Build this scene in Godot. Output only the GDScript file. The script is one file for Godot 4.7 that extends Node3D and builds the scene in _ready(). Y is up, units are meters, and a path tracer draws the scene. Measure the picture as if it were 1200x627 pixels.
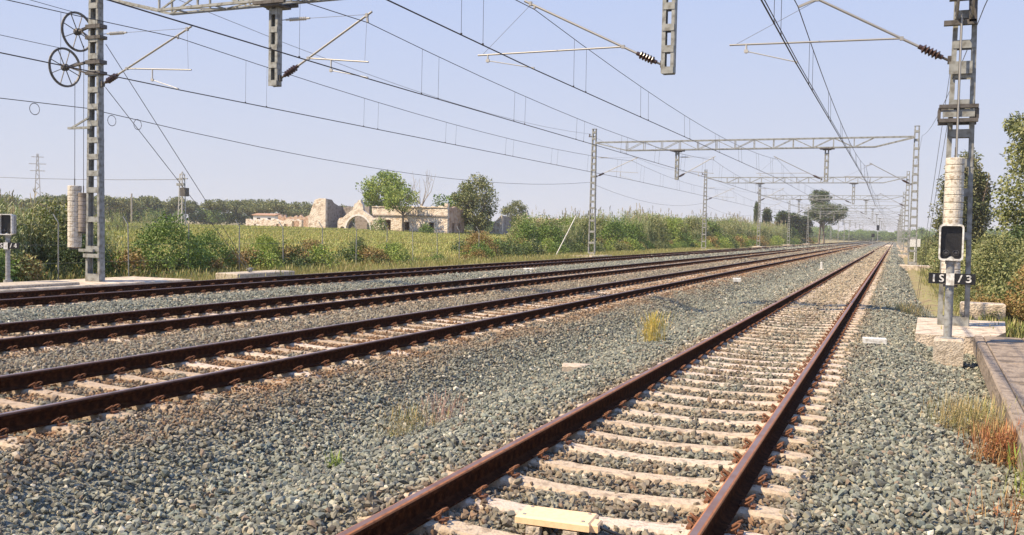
extends Node3D
# Railway tracks under overhead wires, a ruined farm and reed beds to the left.
# World: x to the right of the camera, y up (0 = rail top), the tracks run towards -z.

const TRACK_X := [-1.85, -7.93, -12.45, -18.2]
const GANTRY_Z := [21.6, 72.9, 121.3, 173.6, 225.0, 276.0, 327.0, 378.0, 429.0, 480.0, 531.0]
var M := {}
var noise := FastNoiseLite.new()
var noise2 := FastNoiseLite.new()
var used := {}

# ---------------------------------------------------------------- helpers
func V(x: float, y: float, z: float) -> Vector3:
	return Vector3(x, y, -z)

class MB:
	var v := PackedVector3Array()
	var n := PackedVector3Array()
	var c := PackedColorArray()
	var col := Color(1, 1, 1)
	var tinted := false
	func tri(a: Vector3, b: Vector3, d: Vector3) -> void:
		var m := (d - a).cross(b - a).normalized()
		v.push_back(a); v.push_back(b); v.push_back(d)
		n.push_back(m); n.push_back(m); n.push_back(m)
		if tinted:
			c.push_back(col); c.push_back(col); c.push_back(col)
	func quad(a: Vector3, b: Vector3, d: Vector3, e: Vector3) -> void:
		tri(a, b, d); tri(a, d, e)
	func put(a: Vector3, m: Vector3) -> void:
		v.push_back(a); n.push_back(m)
		if tinted: c.push_back(col)
	func oriented_box(o: Vector3, x: Vector3, y: Vector3, z: Vector3) -> void:
		# x, y, z: half axes (right handed)
		var p := []
		for i in 8:
			p.push_back(o + (x if i & 1 else -x) + (y if i & 2 else -y) + (z if i & 4 else -z))
		quad(p[4], p[6], p[7], p[5]); quad(p[1], p[3], p[2], p[0])
		quad(p[5], p[7], p[3], p[1]); quad(p[0], p[2], p[6], p[4])
		quad(p[6], p[2], p[3], p[7]); quad(p[0], p[4], p[5], p[1])
	func box(o: Vector3, s: Vector3) -> void:
		oriented_box(o, Vector3(s.x / 2, 0, 0), Vector3(0, s.y / 2, 0), Vector3(0, 0, s.z / 2))
	func bevel_box(o: Vector3, s: Vector3, b: float) -> void:
		# a box whose upper edges are chamfered
		var h := s / 2.0
		var lo := []; var mid := []; var top := []
		for q in [Vector2(-1, -1), Vector2(1, -1), Vector2(1, 1), Vector2(-1, 1)]:
			lo.push_back(o + Vector3(q.x * h.x, -h.y, q.y * h.z))
			mid.push_back(o + Vector3(q.x * h.x, h.y - b, q.y * h.z))
			top.push_back(o + Vector3(q.x * (h.x - b), h.y, q.y * (h.z - b)))
		for i in 4:
			var j := (i + 1) % 4
			quad(lo[j], mid[j], mid[i], lo[i]); quad(mid[j], top[j], top[i], mid[i])
		quad(top[0], top[1], top[2], top[3])
		quad(lo[3], lo[2], lo[1], lo[0])
	func bar(a: Vector3, b: Vector3, w: float, h: float, up := Vector3.UP) -> void:
		var d := (b - a)
		var z := d.normalized()
		var u := up
		if absf(z.dot(u)) > 0.95: u = Vector3(1, 0, 0)
		var x := u.cross(z).normalized()
		var y := z.cross(x).normalized()
		oriented_box((a + b) / 2.0, x * w / 2.0, y * h / 2.0, d / 2.0)
	func tube(pts: Array, r: float, sides := 6, r_end := -1.0) -> void:
		if r_end < 0.0: r_end = r
		var rings := []
		var nor := []
		var last := pts.size() - 1
		var ref := Vector3.UP
		var d0: Vector3 = (pts[last] - pts[0]).normalized()
		if absf(d0.y) > 0.8: ref = Vector3(1, 0, 0.13).normalized()
		for i in pts.size():
			var d: Vector3 = (pts[mini(i + 1, last)] - pts[maxi(i - 1, 0)]).normalized()
			var x := ref.cross(d)
			if x.length() < 0.05: x = Vector3(0.3, 0.2, 1).cross(d)
			x = x.normalized()
			var y := d.cross(x).normalized()
			var rr := lerpf(r, r_end, float(i) / maxf(1.0, last))
			var ring := []; var nn := []
			for k in sides:
				var a := TAU * k / sides
				var m := x * cos(a) + y * sin(a)
				nn.push_back(m); ring.push_back(pts[i] + m * rr)
			rings.push_back(ring); nor.push_back(nn)
		for i in last:
			for k in sides:
				var k2 := (k + 1) % sides
				put(rings[i][k], nor[i][k]); put(rings[i + 1][k2], nor[i + 1][k2]); put(rings[i][k2], nor[i][k2])
				put(rings[i][k], nor[i][k]); put(rings[i + 1][k], nor[i + 1][k]); put(rings[i + 1][k2], nor[i + 1][k2])
		for k in range(1, sides - 1):
			tri(rings[0][0], rings[0][k], rings[0][k + 1])
			tri(rings[last][0], rings[last][k + 1], rings[last][k])
	func lathe(o: Vector3, axis: Vector3, prof: Array, sides := 14) -> void:
		# prof: Vector2(radius, distance along axis)
		var z := axis.normalized()
		var x := Vector3(0.31, 0.2, 1).cross(z).normalized()
		var y := z.cross(x)
		for i in prof.size() - 1:
			for k in sides:
				var a := TAU * k / sides; var b := TAU * (k + 1) / sides
				var da := x * cos(a) + y * sin(a); var db := x * cos(b) + y * sin(b)
				quad(o + z * prof[i].y + da * prof[i].x, o + z * prof[i + 1].y + da * prof[i + 1].x, o + z * prof[i + 1].y + db * prof[i + 1].x, o + z * prof[i].y + db * prof[i].x)
	func extrude(poly: PackedVector2Array, o: Vector3, x: Vector3, y: Vector3, z: Vector3) -> void:
		# outline in x, y pushed along z (z carries the depth)
		var t := Geometry2D.triangulate_polygon(poly)
		for i in range(0, t.size(), 3):
			var a := o + x * poly[t[i]].x + y * poly[t[i]].y
			var b := o + x * poly[t[i + 1]].x + y * poly[t[i + 1]].y
			var d := o + x * poly[t[i + 2]].x + y * poly[t[i + 2]].y
			if (d - a).cross(b - a).dot(z) > 0:
				tri(a + z, b + z, d + z); tri(a, d, b)
			else:
				tri(a + z, d + z, b + z); tri(a, b, d)
		var cw := Geometry2D.is_polygon_clockwise(poly)
		for i in poly.size():
			var p: Vector2 = poly[i]; var q: Vector2 = poly[(i + 1) % poly.size()]
			var a2 := o + x * p.x + y * p.y; var b2 := o + x * q.x + y * q.y
			if cw: quad(a2, b2, b2 + z, a2 + z)
			else: quad(b2, a2, a2 + z, b2 + z)
	func leaf(p: Vector3, d: Vector3, w: Vector3, nn: Vector3) -> void:
		# a folded rhombic leaf: base p, length d, half width w
		var m := p + d * 0.45
		tri(p, m + w, p + d); tri(p, p + d, m - w)
	func mesh(m: Material) -> ArrayMesh:
		var am := ArrayMesh.new()
		add_to(am, m)
		return am
	func add_to(am: ArrayMesh, m: Material) -> void:
		if v.is_empty(): return
		var a := []; a.resize(Mesh.ARRAY_MAX)
		a[Mesh.ARRAY_VERTEX] = v; a[Mesh.ARRAY_NORMAL] = n
		if tinted: a[Mesh.ARRAY_COLOR] = c
		am.add_surface_from_arrays(Mesh.PRIMITIVE_TRIANGLES, a)
		am.surface_set_material(am.get_surface_count() - 1, m)

func numbered(called: String) -> String:
	var k: int = used.get(called, 0)
	used[called] = k + 1
	return called if k == 0 else "%s_%03d" % [called, k]

func part(called: String, mesh: Mesh, parent: Node, at := Vector3.ZERO) -> MeshInstance3D:
	var o := MeshInstance3D.new()
	o.mesh = mesh
	o.name = called
	o.position = at
	parent.add_child(o, true)
	return o

func tag(o: Node, label: String, category: String, group := "") -> void:
	o.set_meta("label", label); o.set_meta("category", category)
	if group != "": o.set_meta("group", group)

func thing(called: String, label: String, category: String, at := Vector3.ZERO, turn := 0.0, group := "") -> Node3D:
	var o := Node3D.new()
	o.name = numbered(called)
	add_child(o)
	o.position = at; o.rotation.y = turn
	tag(o, label, category, group)
	return o

func structure(called: String, mesh: Mesh) -> MeshInstance3D:
	var o := part(numbered(called), mesh, self)
	o.set_meta("kind", "structure")
	return o

func scatter(called: String, mesh: Mesh, buf: PackedFloat32Array, parent: Node = self) -> MultiMeshInstance3D:
	var mm := MultiMesh.new()
	mm.transform_format = MultiMesh.TRANSFORM_3D
	mm.use_colors = true
	mm.mesh = mesh
	mm.instance_count = buf.size() / 16
	mm.buffer = buf
	var o := MultiMeshInstance3D.new()
	o.multimesh = mm
	o.name = called
	parent.add_child(o, true)
	o.set_meta("kind", "stuff")
	return o

func push(buf: PackedFloat32Array, b: Basis, p: Vector3, c: Color) -> void:
	buf.append_array([b.x.x, b.y.x, b.z.x, p.x, b.x.y, b.y.y, b.z.y, p.y, b.x.z, b.y.z, b.z.z, p.z, c.r, c.g, c.b, 1.0])

func L(r: float, g: float, b: float) -> Color:
	return Color(r, g, b).linear_to_srgb()

func noise_image(seed_: int, freq: float, octaves: int, stops: Array, size := 256, contrast := 1.0) -> ImageTexture:
	# stops: linear colours spread evenly over the noise's range
	var f := FastNoiseLite.new()
	f.seed = seed_; f.frequency = freq; f.fractal_octaves = octaves; f.noise_type = FastNoiseLite.TYPE_SIMPLEX_SMOOTH
	var src := f.get_seamless_image(size, size)
	src.convert(Image.FORMAT_L8)
	var out := Image.create(size, size, true, Image.FORMAT_RGB8)
	for y in size:
		for x in size:
			var t := clampf((src.get_pixel(x, y).r - 0.5) * contrast + 0.5, 0.0, 0.9999) * (stops.size() - 1)
			var i := int(t)
			out.set_pixel(x, y, (stops[i] as Color).lerp(stops[i + 1], t - i).linear_to_srgb())
	out.generate_mipmaps()
	return ImageTexture.create_from_image(out)

func bump(seed_: int, freq: float, octaves: int, strength: float, size := 256) -> ImageTexture:
	var f := FastNoiseLite.new()
	f.seed = seed_; f.frequency = freq; f.fractal_octaves = octaves
	var src := f.get_seamless_image(size, size)
	src.convert(Image.FORMAT_RGBA8)
	src.bump_map_to_normal_map(strength)
	src.generate_mipmaps()
	return ImageTexture.create_from_image(src)

func mat(col: Color, rough := 0.8, metal := 0.0, tex: Texture2D = null, scale := 1.0, nrm: Texture2D = null, nscale := 1.0) -> StandardMaterial3D:
	var m := StandardMaterial3D.new()
	m.albedo_color = col.linear_to_srgb()
	m.roughness = rough; m.metallic = metal
	if tex or nrm:
		m.uv1_triplanar = true
		m.uv1_world_triplanar = true
		m.uv1_scale = Vector3.ONE * scale
	if tex: m.albedo_texture = tex
	if nrm:
		m.normal_enabled = true; m.normal_texture = nrm; m.normal_scale = nscale
	return m

func leaf_mat(back: Color) -> StandardMaterial3D:
	var m := StandardMaterial3D.new()
	m.vertex_color_use_as_albedo = true
	m.roughness = 0.65
	m.cull_mode = BaseMaterial3D.CULL_DISABLED
	m.backlight_enabled = true
	m.backlight = back
	return m

# ---------------------------------------------------------------- shape of the land
const PROFILE := [[-40.0, -0.35], [-27.0, -0.42], [-24.5, -0.32], [-22.0, -0.33], [-20.6, -0.42], [-19.9, -0.26], [-19.2, -0.225], [-16.9, -0.225], [-16.3, -0.18], [-15.4, -0.13], [-14.6, -0.18], [-14.1, -0.225], [-11.0, -0.228], [-10.2, -0.205], [-9.3, -0.228], [-6.45, -0.228], [-6.1, -0.30], [-5.5, -0.54], [-5.0, -0.60], [-4.5, -0.48], [-4.0, -0.28], [-3.5, -0.222], [-0.2, -0.226], [0.25, -0.27], [0.7, -0.40], [1.2, -0.47], [3.0, -0.62], [6.0, -0.7]]

func bed_y(x: float, z: float) -> float:
	var y: float = PROFILE[0][1]
	for i in PROFILE.size() - 1:
		if x <= PROFILE[i + 1][0]:
			y = lerpf(PROFILE[i][1], PROFILE[i + 1][1], clampf((x - PROFILE[i][0]) / (PROFILE[i + 1][0] - PROFILE[i][0]), 0, 1))
			break
		y = PROFILE[i + 1][1]
	if z > 24.0 and x > 0.2:
		y -= smoothstep(0.2, 1.6, x) * smoothstep(24.0, 40.0, z) * 0.5
	var wild := 1.0
	for t in TRACK_X:
		if absf(x - t) < 1.4: wild = 0.15
	return y + noise.get_noise_2d(x * 22.0, z * 22.0) * 0.05 * wild

func land_y(x: float, z: float) -> float:
	var y := -0.45
	if x < -26.0:
		y += smoothstep(-26.0, -75.0, x) * 1.25
		y += noise.get_noise_2d(x * 2.0, z * 2.0) * 0.25 * smoothstep(-26.0, -40.0, x)
		if x < -120.0: y += (-120.0 - x) * 0.006
	elif x > 1.0:
		y = lerpf(-0.5, -1.0, smoothstep(1.0, 3.5, x) * smoothstep(20.0, 35.0, z)) + noise.get_noise_2d(x * 4.0, z * 4.0) * 0.12
	elif x > -20.7:
		y = minf(bed_y(x, z), -0.2) - 0.22
	else:
		y = lerpf(-0.45, bed_y(x, z) - 0.03, smoothstep(-27.5, -25.5, x))
	if z > 600.0: y += (z - 600.0) * 0.004
	return y

# ---------------------------------------------------------------- start
func _ready() -> void:
	noise.seed = 7; noise.frequency = 0.02; noise.fractal_octaves = 3
	noise2.seed = 31; noise2.frequency = 0.05; noise2.fractal_octaves = 3
	var cam := Camera3D.new()
	cam.name = "camera"
	cam.position = Vector3(0, 1.6663, 0)
	cam.rotation = Vector3(-0.0397, 0.395, 0.021)
	cam.fov = rad_to_deg(2.0 * atan(313.5 / 1074.16))
	cam.near = 0.05; cam.far = 6000.0
	add_child(cam)
	cam.current = true

	var env := Environment.new()
	env.background_mode = Environment.BG_SKY
	var sky := Sky.new()
	var sm := ProceduralSkyMaterial.new()
	sm.sky_top_color = L(0.14, 0.29, 0.68)
	sm.sky_horizon_color = L(0.46, 0.475, 0.52)
	sm.sky_curve = 0.36
	sm.ground_horizon_color = L(0.60, 0.62, 0.66)
	sm.ground_bottom_color = L(0.16, 0.15, 0.12)
	sm.sun_angle_max = 2.0
	sm.energy_multiplier = 1.0
	sky.sky_material = sm
	env.sky = sky
	env.background_energy_multiplier = 1.0
	env.tonemap_mode = Environment.TONE_MAPPER_LINEAR
	env.tonemap_exposure = 1.56
	env.fog_enabled = true
	env.fog_density = 0.0003
	env.fog_light_color = L(0.84, 0.83, 0.84)
	env.sdfgi_enabled = true; env.ssao_enabled = true; env.ssil_enabled = true
	var we := WorldEnvironment.new()
	we.name = "world_environment"
	we.environment = env
	add_child(we)

	var sun := DirectionalLight3D.new()
	sun.name = "sun"
	sun.light_color = Color(1.0, 0.915, 0.78)
	sun.light_energy = 1.6
	sun.light_angular_distance = 0.53
	sun.shadow_enabled = true
	add_child(sun)
	sun.look_at_from_position(Vector3.ZERO, V(0.62, -1.0, 0.60))

	make_materials()
	make_land()
	make_tracks()
	make_ballast()
	make_gantries()
	make_overhead_lines()
	make_lineside()
	make_ruins()
	make_far_things()
	make_plants()

func make_materials() -> void:
	var grain := noise_image(11, 0.03, 4, [Color(0.55, 0.52, 0.48), Color(0.85, 0.83, 0.80), Color(1, 1, 1), Color(0.92, 0.86, 0.78)], 256, 1.6)
	var fine := bump(12, 0.12, 4, 4.0)
	M.concrete = mat(Color(0.50, 0.44, 0.36), 0.92, 0.0, grain, 0.8, fine, 0.6)
	M.sleeper_a = mat(Color(0.60, 0.50, 0.41), 0.92, 0.0, grain, 1.3, fine, 0.5)
	M.sleeper_b = mat(Color(0.52, 0.42, 0.31), 0.92, 0.0, grain, 1.1, fine, 0.5)
	M.sleeper_c = mat(Color(0.57, 0.475, 0.37), 0.92, 0.0, grain, 1.5, fine, 0.5)
	M.sleeper_d = mat(Color(0.44, 0.345, 0.25), 0.92, 0.0, grain, 1.2, fine, 0.5)
	var slab := noise_image(14, 0.02, 5, [Color(0.13, 0.10, 0.075), Color(0.23, 0.18, 0.135), Color(0.31, 0.25, 0.19), Color(0.26, 0.20, 0.15)], 256, 1.5)
	M.slab = mat(Color(1, 1, 1), 0.9, 0.0, slab, 0.45, fine, 0.7)
	var pad := noise_image(15, 0.02, 5, [Color(0.34, 0.27, 0.20), Color(0.55, 0.46, 0.36), Color(0.66, 0.57, 0.46)], 256, 1.4)
	M.pad = mat(Color(1, 1, 1), 0.95, 0.0, pad, 0.5, fine, 0.6)
	var rust := noise_image(16, 0.03, 5, [Color(0.024, 0.009, 0.005), Color(0.042, 0.015, 0.007), Color(0.075, 0.028, 0.012)], 256, 1.5)
	M.rail = mat(Color(1, 1, 1), 0.95, 0.0, rust, 1.5, fine, 0.4)
	M.rail.metallic_specular = 0.15
	var head := noise_image(17, 0.012, 4, [Color(0.19, 0.085, 0.055), Color(0.26, 0.14, 0.10), Color(0.28, 0.19, 0.17)], 256, 1.3)
	M.rail_top = mat(Color(1, 1, 1), 0.38, 0.5, head, 0.7)
	M.rail_edge = mat(Color(0.42, 0.165, 0.06), 0.6, 0.1, grain, 1.5)
	M.rail_top_main = mat(Color(0.40, 0.31, 0.30), 0.34, 0.75, grain, 0.6)
	M.rail_edge_main = mat(Color(0.14, 0.07, 0.045), 0.6, 0.3, grain, 0.6)
	M.clip = mat(Color(0.20, 0.085, 0.04), 0.85, 0.0, grain, 3.0)
	var zinc := noise_image(18, 0.02, 4, [Color(0.55, 0.52, 0.48), Color(0.82, 0.82, 0.81), Color(1, 1, 1)], 256, 1.6)
	var soft := noise_image(27, 0.05, 5, [Color(0.86, 0.84, 0.80), Color(0.97, 0.97, 0.96), Color(1, 1, 1)], 128, 1.2)
	M.yellow = mat(Color(0.86, 0.605, 0.36), 0.6, 0.0, soft, 3.0)
	M.steel = mat(Color(0.33, 0.34, 0.33), 0.65, 0.15, zinc, 0.9)
	M.steel_dark = mat(Color(0.13, 0.12, 0.115), 0.65, 0.3, zinc, 0.9)
	M.wheel = mat(Color(0.20, 0.19, 0.18), 0.6, 0.3, zinc, 0.9)
	M.tube = mat(Color(0.36, 0.35, 0.33), 0.5, 0.5)
	M.wire = mat(Color(0.055, 0.05, 0.05), 0.6, 0.3)
	M.wire_pale = mat(Color(0.16, 0.155, 0.15), 0.6, 0.3)
	M.insulator = mat(Color(0.055, 0.030, 0.024), 0.3)
	M.insulator_pale = mat(Color(0.45, 0.44, 0.41), 0.3)
	var cwt := noise_image(19, 0.025, 4, [Color(0.36, 0.29, 0.215), Color(0.58, 0.535, 0.455), Color(0.67, 0.635, 0.56), Color(0.54, 0.485, 0.405)], 256, 1.8)
	M.weight = mat(Color(1, 1, 1), 0.9, 0.0, cwt, 1.1, fine, 0.5)
	M.weight_rust = mat(Color(0.30, 0.16, 0.085), 0.9, 0.0, grain, 1.2)
	M.white_paint = mat(Color(0.78, 0.78, 0.76), 0.5, 0.0, zinc, 2.0)
	M.black_paint = mat(Color(0.012, 0.012, 0.014), 0.45)
	M.grey_paint = mat(Color(0.36, 0.37, 0.37), 0.55, 0.1, zinc, 2.0)
	M.lens = mat(Color(0.07, 0.07, 0.075), 0.12)
	M.glass = mat(Color(0.02, 0.02, 0.022), 0.08)
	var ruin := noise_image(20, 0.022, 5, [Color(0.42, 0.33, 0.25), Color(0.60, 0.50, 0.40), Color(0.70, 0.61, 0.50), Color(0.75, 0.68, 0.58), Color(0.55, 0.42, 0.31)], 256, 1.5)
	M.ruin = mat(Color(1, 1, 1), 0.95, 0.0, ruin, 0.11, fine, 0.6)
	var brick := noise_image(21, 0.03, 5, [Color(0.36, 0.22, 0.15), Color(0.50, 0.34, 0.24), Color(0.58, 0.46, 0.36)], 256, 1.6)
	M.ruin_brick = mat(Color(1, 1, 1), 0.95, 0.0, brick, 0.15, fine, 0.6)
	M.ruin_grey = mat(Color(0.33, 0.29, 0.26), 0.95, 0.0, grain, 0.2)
	M.far_white = mat(Color(0.7, 0.68, 0.64), 0.9)
	M.roof_tile = mat(Color(0.42, 0.25, 0.16), 0.9)
	M.dark_inside = mat(Color(0.03, 0.026, 0.022), 0.95)
	var soil := noise_image(22, 0.02, 5, [Color(0.16, 0.12, 0.07), Color(0.26, 0.21, 0.12), Color(0.20, 0.20, 0.08), Color(0.32, 0.26, 0.15)], 512, 1.5)
	M.soil = mat(Color(1.15, 1.1, 0.95), 0.95, 0.0, soil, 0.12)
	var grav := noise_image(23, 0.11, 4, [Color(0.09, 0.09, 0.072), Color(0.18, 0.18, 0.145), Color(0.25, 0.245, 0.195), Color(0.33, 0.305, 0.24)], 512, 1.8)
	M.gravel = mat(Color(1, 1, 1), 0.95, 0.0, grav, 1.1, bump(24, 0.1, 3, 10.0, 512), 1.0)
	M.stone = StandardMaterial3D.new()
	M.stone.vertex_color_use_as_albedo = true
	M.stone.roughness = 0.9
	M.leaf = leaf_mat(Color(0.35, 0.42, 0.10))
	M.leaf_thin = leaf_mat(Color(0.55, 0.60, 0.22))
	M.leaf_dry = leaf_mat(Color(0.60, 0.54, 0.22))
	var bark := noise_image(25, 0.03, 4, [Color(0.10, 0.075, 0.05), Color(0.20, 0.16, 0.12), Color(0.28, 0.24, 0.19)], 128, 1.5)
	M.bark = mat(Color(1, 1, 1), 0.95, 0.0, bark, 0.8)
	M.bark_pale = mat(Color(0.42, 0.38, 0.33), 0.95)

# ---------------------------------------------------------------- ground
func height_sheet(xs: Array, zs: Array, f: Callable, m: Material) -> ArrayMesh:
	var st := SurfaceTool.new()
	st.begin(Mesh.PRIMITIVE_TRIANGLES)
	st.set_smooth_group(0)
	for z in zs:
		for x in xs:
			st.add_vertex(V(x, f.call(x, z), z))
	var w := xs.size()
	for j in zs.size() - 1:
		for i in w - 1:
			var a := j * w + i
			st.add_index(a); st.add_index(a + w); st.add_index(a + w + 1)
			st.add_index(a); st.add_index(a + w + 1); st.add_index(a + 1)
	st.generate_normals()
	st.set_material(m)
	return st.commit()

func make_land() -> void:
	var xs := [-4000.0, -2000.0, -1000.0, -600.0, -400.0, -300.0, -240.0, -190.0, -150.0, -130.0, -115.0, -100.0, -90.0, -80.0, -72.0, -65.0, -58.0, -52.0, -46.0, -41.0, -37.0, -34.0, -31.0, -29.0, -27.5, -26.5, -25.5, -24.5, -23.5, -22.5, -21.5, -20.8, -19.0, -14.0, -8.0, -6.2, -5.0, -4.0, -2.0, 0.0, 0.6, 1.2, 1.8, 2.4, 3.0, 4.0, 6.0, 9.0, 14.0, 25.0, 50.0, 100.0, 250.0, 600.0, 1500.0, 4000.0]
	var zs := [-60.0, -20.0, -8.0]
	for k in 40: zs.push_back(-4.0 + k * 4.0)
	for z in [170.0, 190.0, 210.0, 240.0, 280.0, 330.0, 390.0, 460.0, 540.0, 640.0, 760.0, 900.0, 1200.0, 1700.0, 2500.0, 4500.0]: zs.push_back(z)
	structure("ground", height_sheet(xs, zs, land_y, M.soil))
	var bx := []
	var n := 76
	for i in n + 1: bx.push_back(lerpf(-20.9, 1.7, float(i) / n))
	var bz := []
	var z := -6.0
	while z < 640.0:
		bz.push_back(z)
		z += 0.45 if z < 45.0 else (1.5 if z < 120.0 else 10.0)
	structure("ballast_bed", height_sheet(bx, bz, func(x, zz): return bed_y(x, zz) - 0.018 - (0.25 if x > 1.65 or x < -20.8 else 0.0), M.gravel))

# ---------------------------------------------------------------- tracks
func rail_mesh(z0: float, z1: float, top: Material, edge: Material) -> ArrayMesh:
	var prof := [Vector2(-0.036, -0.015), Vector2(-0.032, -0.005), Vector2(-0.020, 0.0), Vector2(0.020, 0.0), Vector2(0.032, -0.005), Vector2(0.036, -0.015), Vector2(0.0355, -0.040), Vector2(0.0095, -0.056), Vector2(0.008, -0.132), Vector2(0.03, -0.146), Vector2(0.074, -0.156), Vector2(0.074, -0.168), Vector2(-0.074, -0.168), Vector2(-0.074, -0.156), Vector2(-0.03, -0.146), Vector2(-0.008, -0.132), Vector2(-0.0095, -0.056), Vector2(-0.0355, -0.040)]
	var a := MB.new(); var b := MB.new(); var d := MB.new()
	var cuts := [z0]
	var z := z0
	while z < z1:
		z = minf(z1, z + (12.0 if z < 100.0 else 60.0)); cuts.push_back(z)
	for i in prof.size():
		var p: Vector2 = prof[i]; var q: Vector2 = prof[(i + 1) % prof.size()]
		var into := a if i == 2 else (b if i < 5 else d)
		for k in cuts.size() - 1:
			into.quad(V(p.x, p.y, cuts[k]), V(p.x, p.y, cuts[k + 1]), V(q.x, q.y, cuts[k + 1]), V(q.x, q.y, cuts[k]))
	var am := ArrayMesh.new()
	a.add_to(am, top); b.add_to(am, edge); d.add_to(am, M.rail)
	return am

func sleeper_mesh(rng: RandomNumberGenerator, m: Material) -> ArrayMesh:
	# a concrete sleeper: high under the rails, dipped in the middle, sloping ends
	var st := [[-1.30, -0.205, 0.088], [-1.24, -0.188, 0.102], [-0.98, -0.174, 0.108], [-0.72, -0.174, 0.108], [-0.70, -0.186, 0.104], [-0.45, -0.204, 0.094], [0.0, -0.214, 0.088], [0.45, -0.204, 0.094], [0.70, -0.186, 0.104], [0.72, -0.174, 0.108], [0.98, -0.174, 0.108], [1.24, -0.188, 0.102], [1.30, -0.205, 0.088]]
	var mb := MB.new()
	var rows := []
	for s in st:
		var j := rng.randf_range(-0.003, 0.003)
		var x: float = s[0]; var y: float = s[1] + j; var w: float = s[2]
		rows.push_back([Vector3(x, -0.36, w + 0.02), Vector3(x, y - 0.018, w), Vector3(x, y, w - 0.018), Vector3(x, y, -w + 0.018), Vector3(x, y - 0.018, -w), Vector3(x, -0.36, -w - 0.02)])
	for i in rows.size() - 1:
		for k in 5:
			mb.quad(rows[i][k], rows[i][k + 1], rows[i + 1][k + 1], rows[i + 1][k])
	for e in [0, rows.size() - 1]:
		var r: Array = rows[e]
		for k in range(1, 5):
			if e == 0: mb.tri(r[0], r[k + 1], r[k])
			else: mb.tri(r[0], r[k], r[k + 1])
	return mb.mesh(m)

func clip_mesh() -> ArrayMesh:
	# a spring clip beside the rail foot: two standing loops and a bolt, at x = 0 pointing to +x
	var mb := MB.new()
	for s in [-1.0, 1.0]:
		var p := []
		for q in [[-0.004, 0.0, 0.014], [0.03, 0.034, 0.012], [0.058, 0.058, 0.018], [0.078, 0.066, 0.036], [0.074, 0.054, 0.056], [0.045, 0.032, 0.068], [0.008, 0.010, 0.066], [-0.012, 0.002, 0.052]]:
			p.push_back(Vector3(q[0] + 0.01, q[1] - 0.004, q[2] * s * 1.25))
		mb.tube(p, 0.0085, 5)
	mb.lathe(Vector3(0.042, -0.03, 0), Vector3.UP, [Vector2(0.024, 0.0), Vector2(0.024, 0.05), Vector2(0.013, 0.052), Vector2(0.013, 0.066), Vector2(0.0, 0.068)], 6)
	mb.box(Vector3(0.085, -0.014, 0), Vector3(0.03, 0.02, 0.11))
	return mb.mesh(M.clip)

func make_tracks() -> void:
	var rng := RandomNumberGenerator.new(); rng.seed = 5
	var kinds := []
	for k in 6: kinds.push_back(sleeper_mesh(rng, [M.sleeper_a, M.sleeper_b, M.sleeper_c][k % 3]))
	var clip := clip_mesh()
	var old_kinds := []
	for k in 3: old_kinds.push_back(sleeper_mesh(rng, M.sleeper_d))
	var labels := ["rusty railway track nearest the camera, its cream sleepers curving away", "railway track second from the camera, rust-stained gravel along its rails", "railway track third from the camera, between two gravel strips", "farthest railway track, running beside the left-hand row of masts"]
	var offs := [6.32, 6.05, 6.2, 6.4]
	var near_clip := [18.0, 22.0, 24.0, 0.0]
	var single := [62.0, 58.0, 62.0, 60.0]
	for t in 4:
		var o := thing("railway_track", labels[t], "railway track", V(TRACK_X[t], 0, 0), 0.0, "parallel railway tracks")
		var rm := rail_mesh(-6.0, 640.0, M.rail_top if t == 0 else M.rail_top_main, M.rail_edge if t == 0 else M.rail_edge_main)
		for s in [-0.87, 0.87]: part("rail", rm, o, Vector3(s, 0, 0))
		var far_s := [PackedFloat32Array(), PackedFloat32Array(), PackedFloat32Array()]
		var far_c := PackedFloat32Array()
		var z: float = offs[t] - 0.6 * 6
		var k := 0
		while z < 330.0:
			var b := Basis(Vector3.UP, rng.randf_range(-0.006, 0.006))
			var at := V(rng.randf_range(-0.012, 0.012), rng.randf_range(-0.004, 0.004), z + rng.randf_range(-0.015, 0.015))
			var sl: Node3D = null
			if z < single[t]:
				sl = part("sleeper", kinds[rng.randi() % 6] if t == 0 or rng.randf() < 0.3 else old_kinds[rng.randi() % 3], o, at)
				sl.basis = b
			else:
				push(far_s[rng.randi() % 3], b, at, Color(1, 1, 1))
			for s in [-0.87, 0.87]:
				for d in [-1.0, 1.0]:
					var cb := Basis(Vector3.UP, 0.0 if d > 0 else PI).scaled(Vector3(1.0, 0.9, 0.85))
					var cp := Vector3(s + d * 0.072, -0.155, 0)
					if sl and z < near_clip[t]:
						var cl := part("clip", clip, sl, cp)
						cl.basis = cb
					elif z < 170.0:
						push(far_c, cb, at + cp, Color(1, 1, 1))
			z += 0.6; k += 1
		for q in 3: scatter("distant_sleepers", kinds[q] if t == 0 else old_kinds[q], far_s[q], o)
		scatter("distant_clips", clip, far_c, o)

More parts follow.
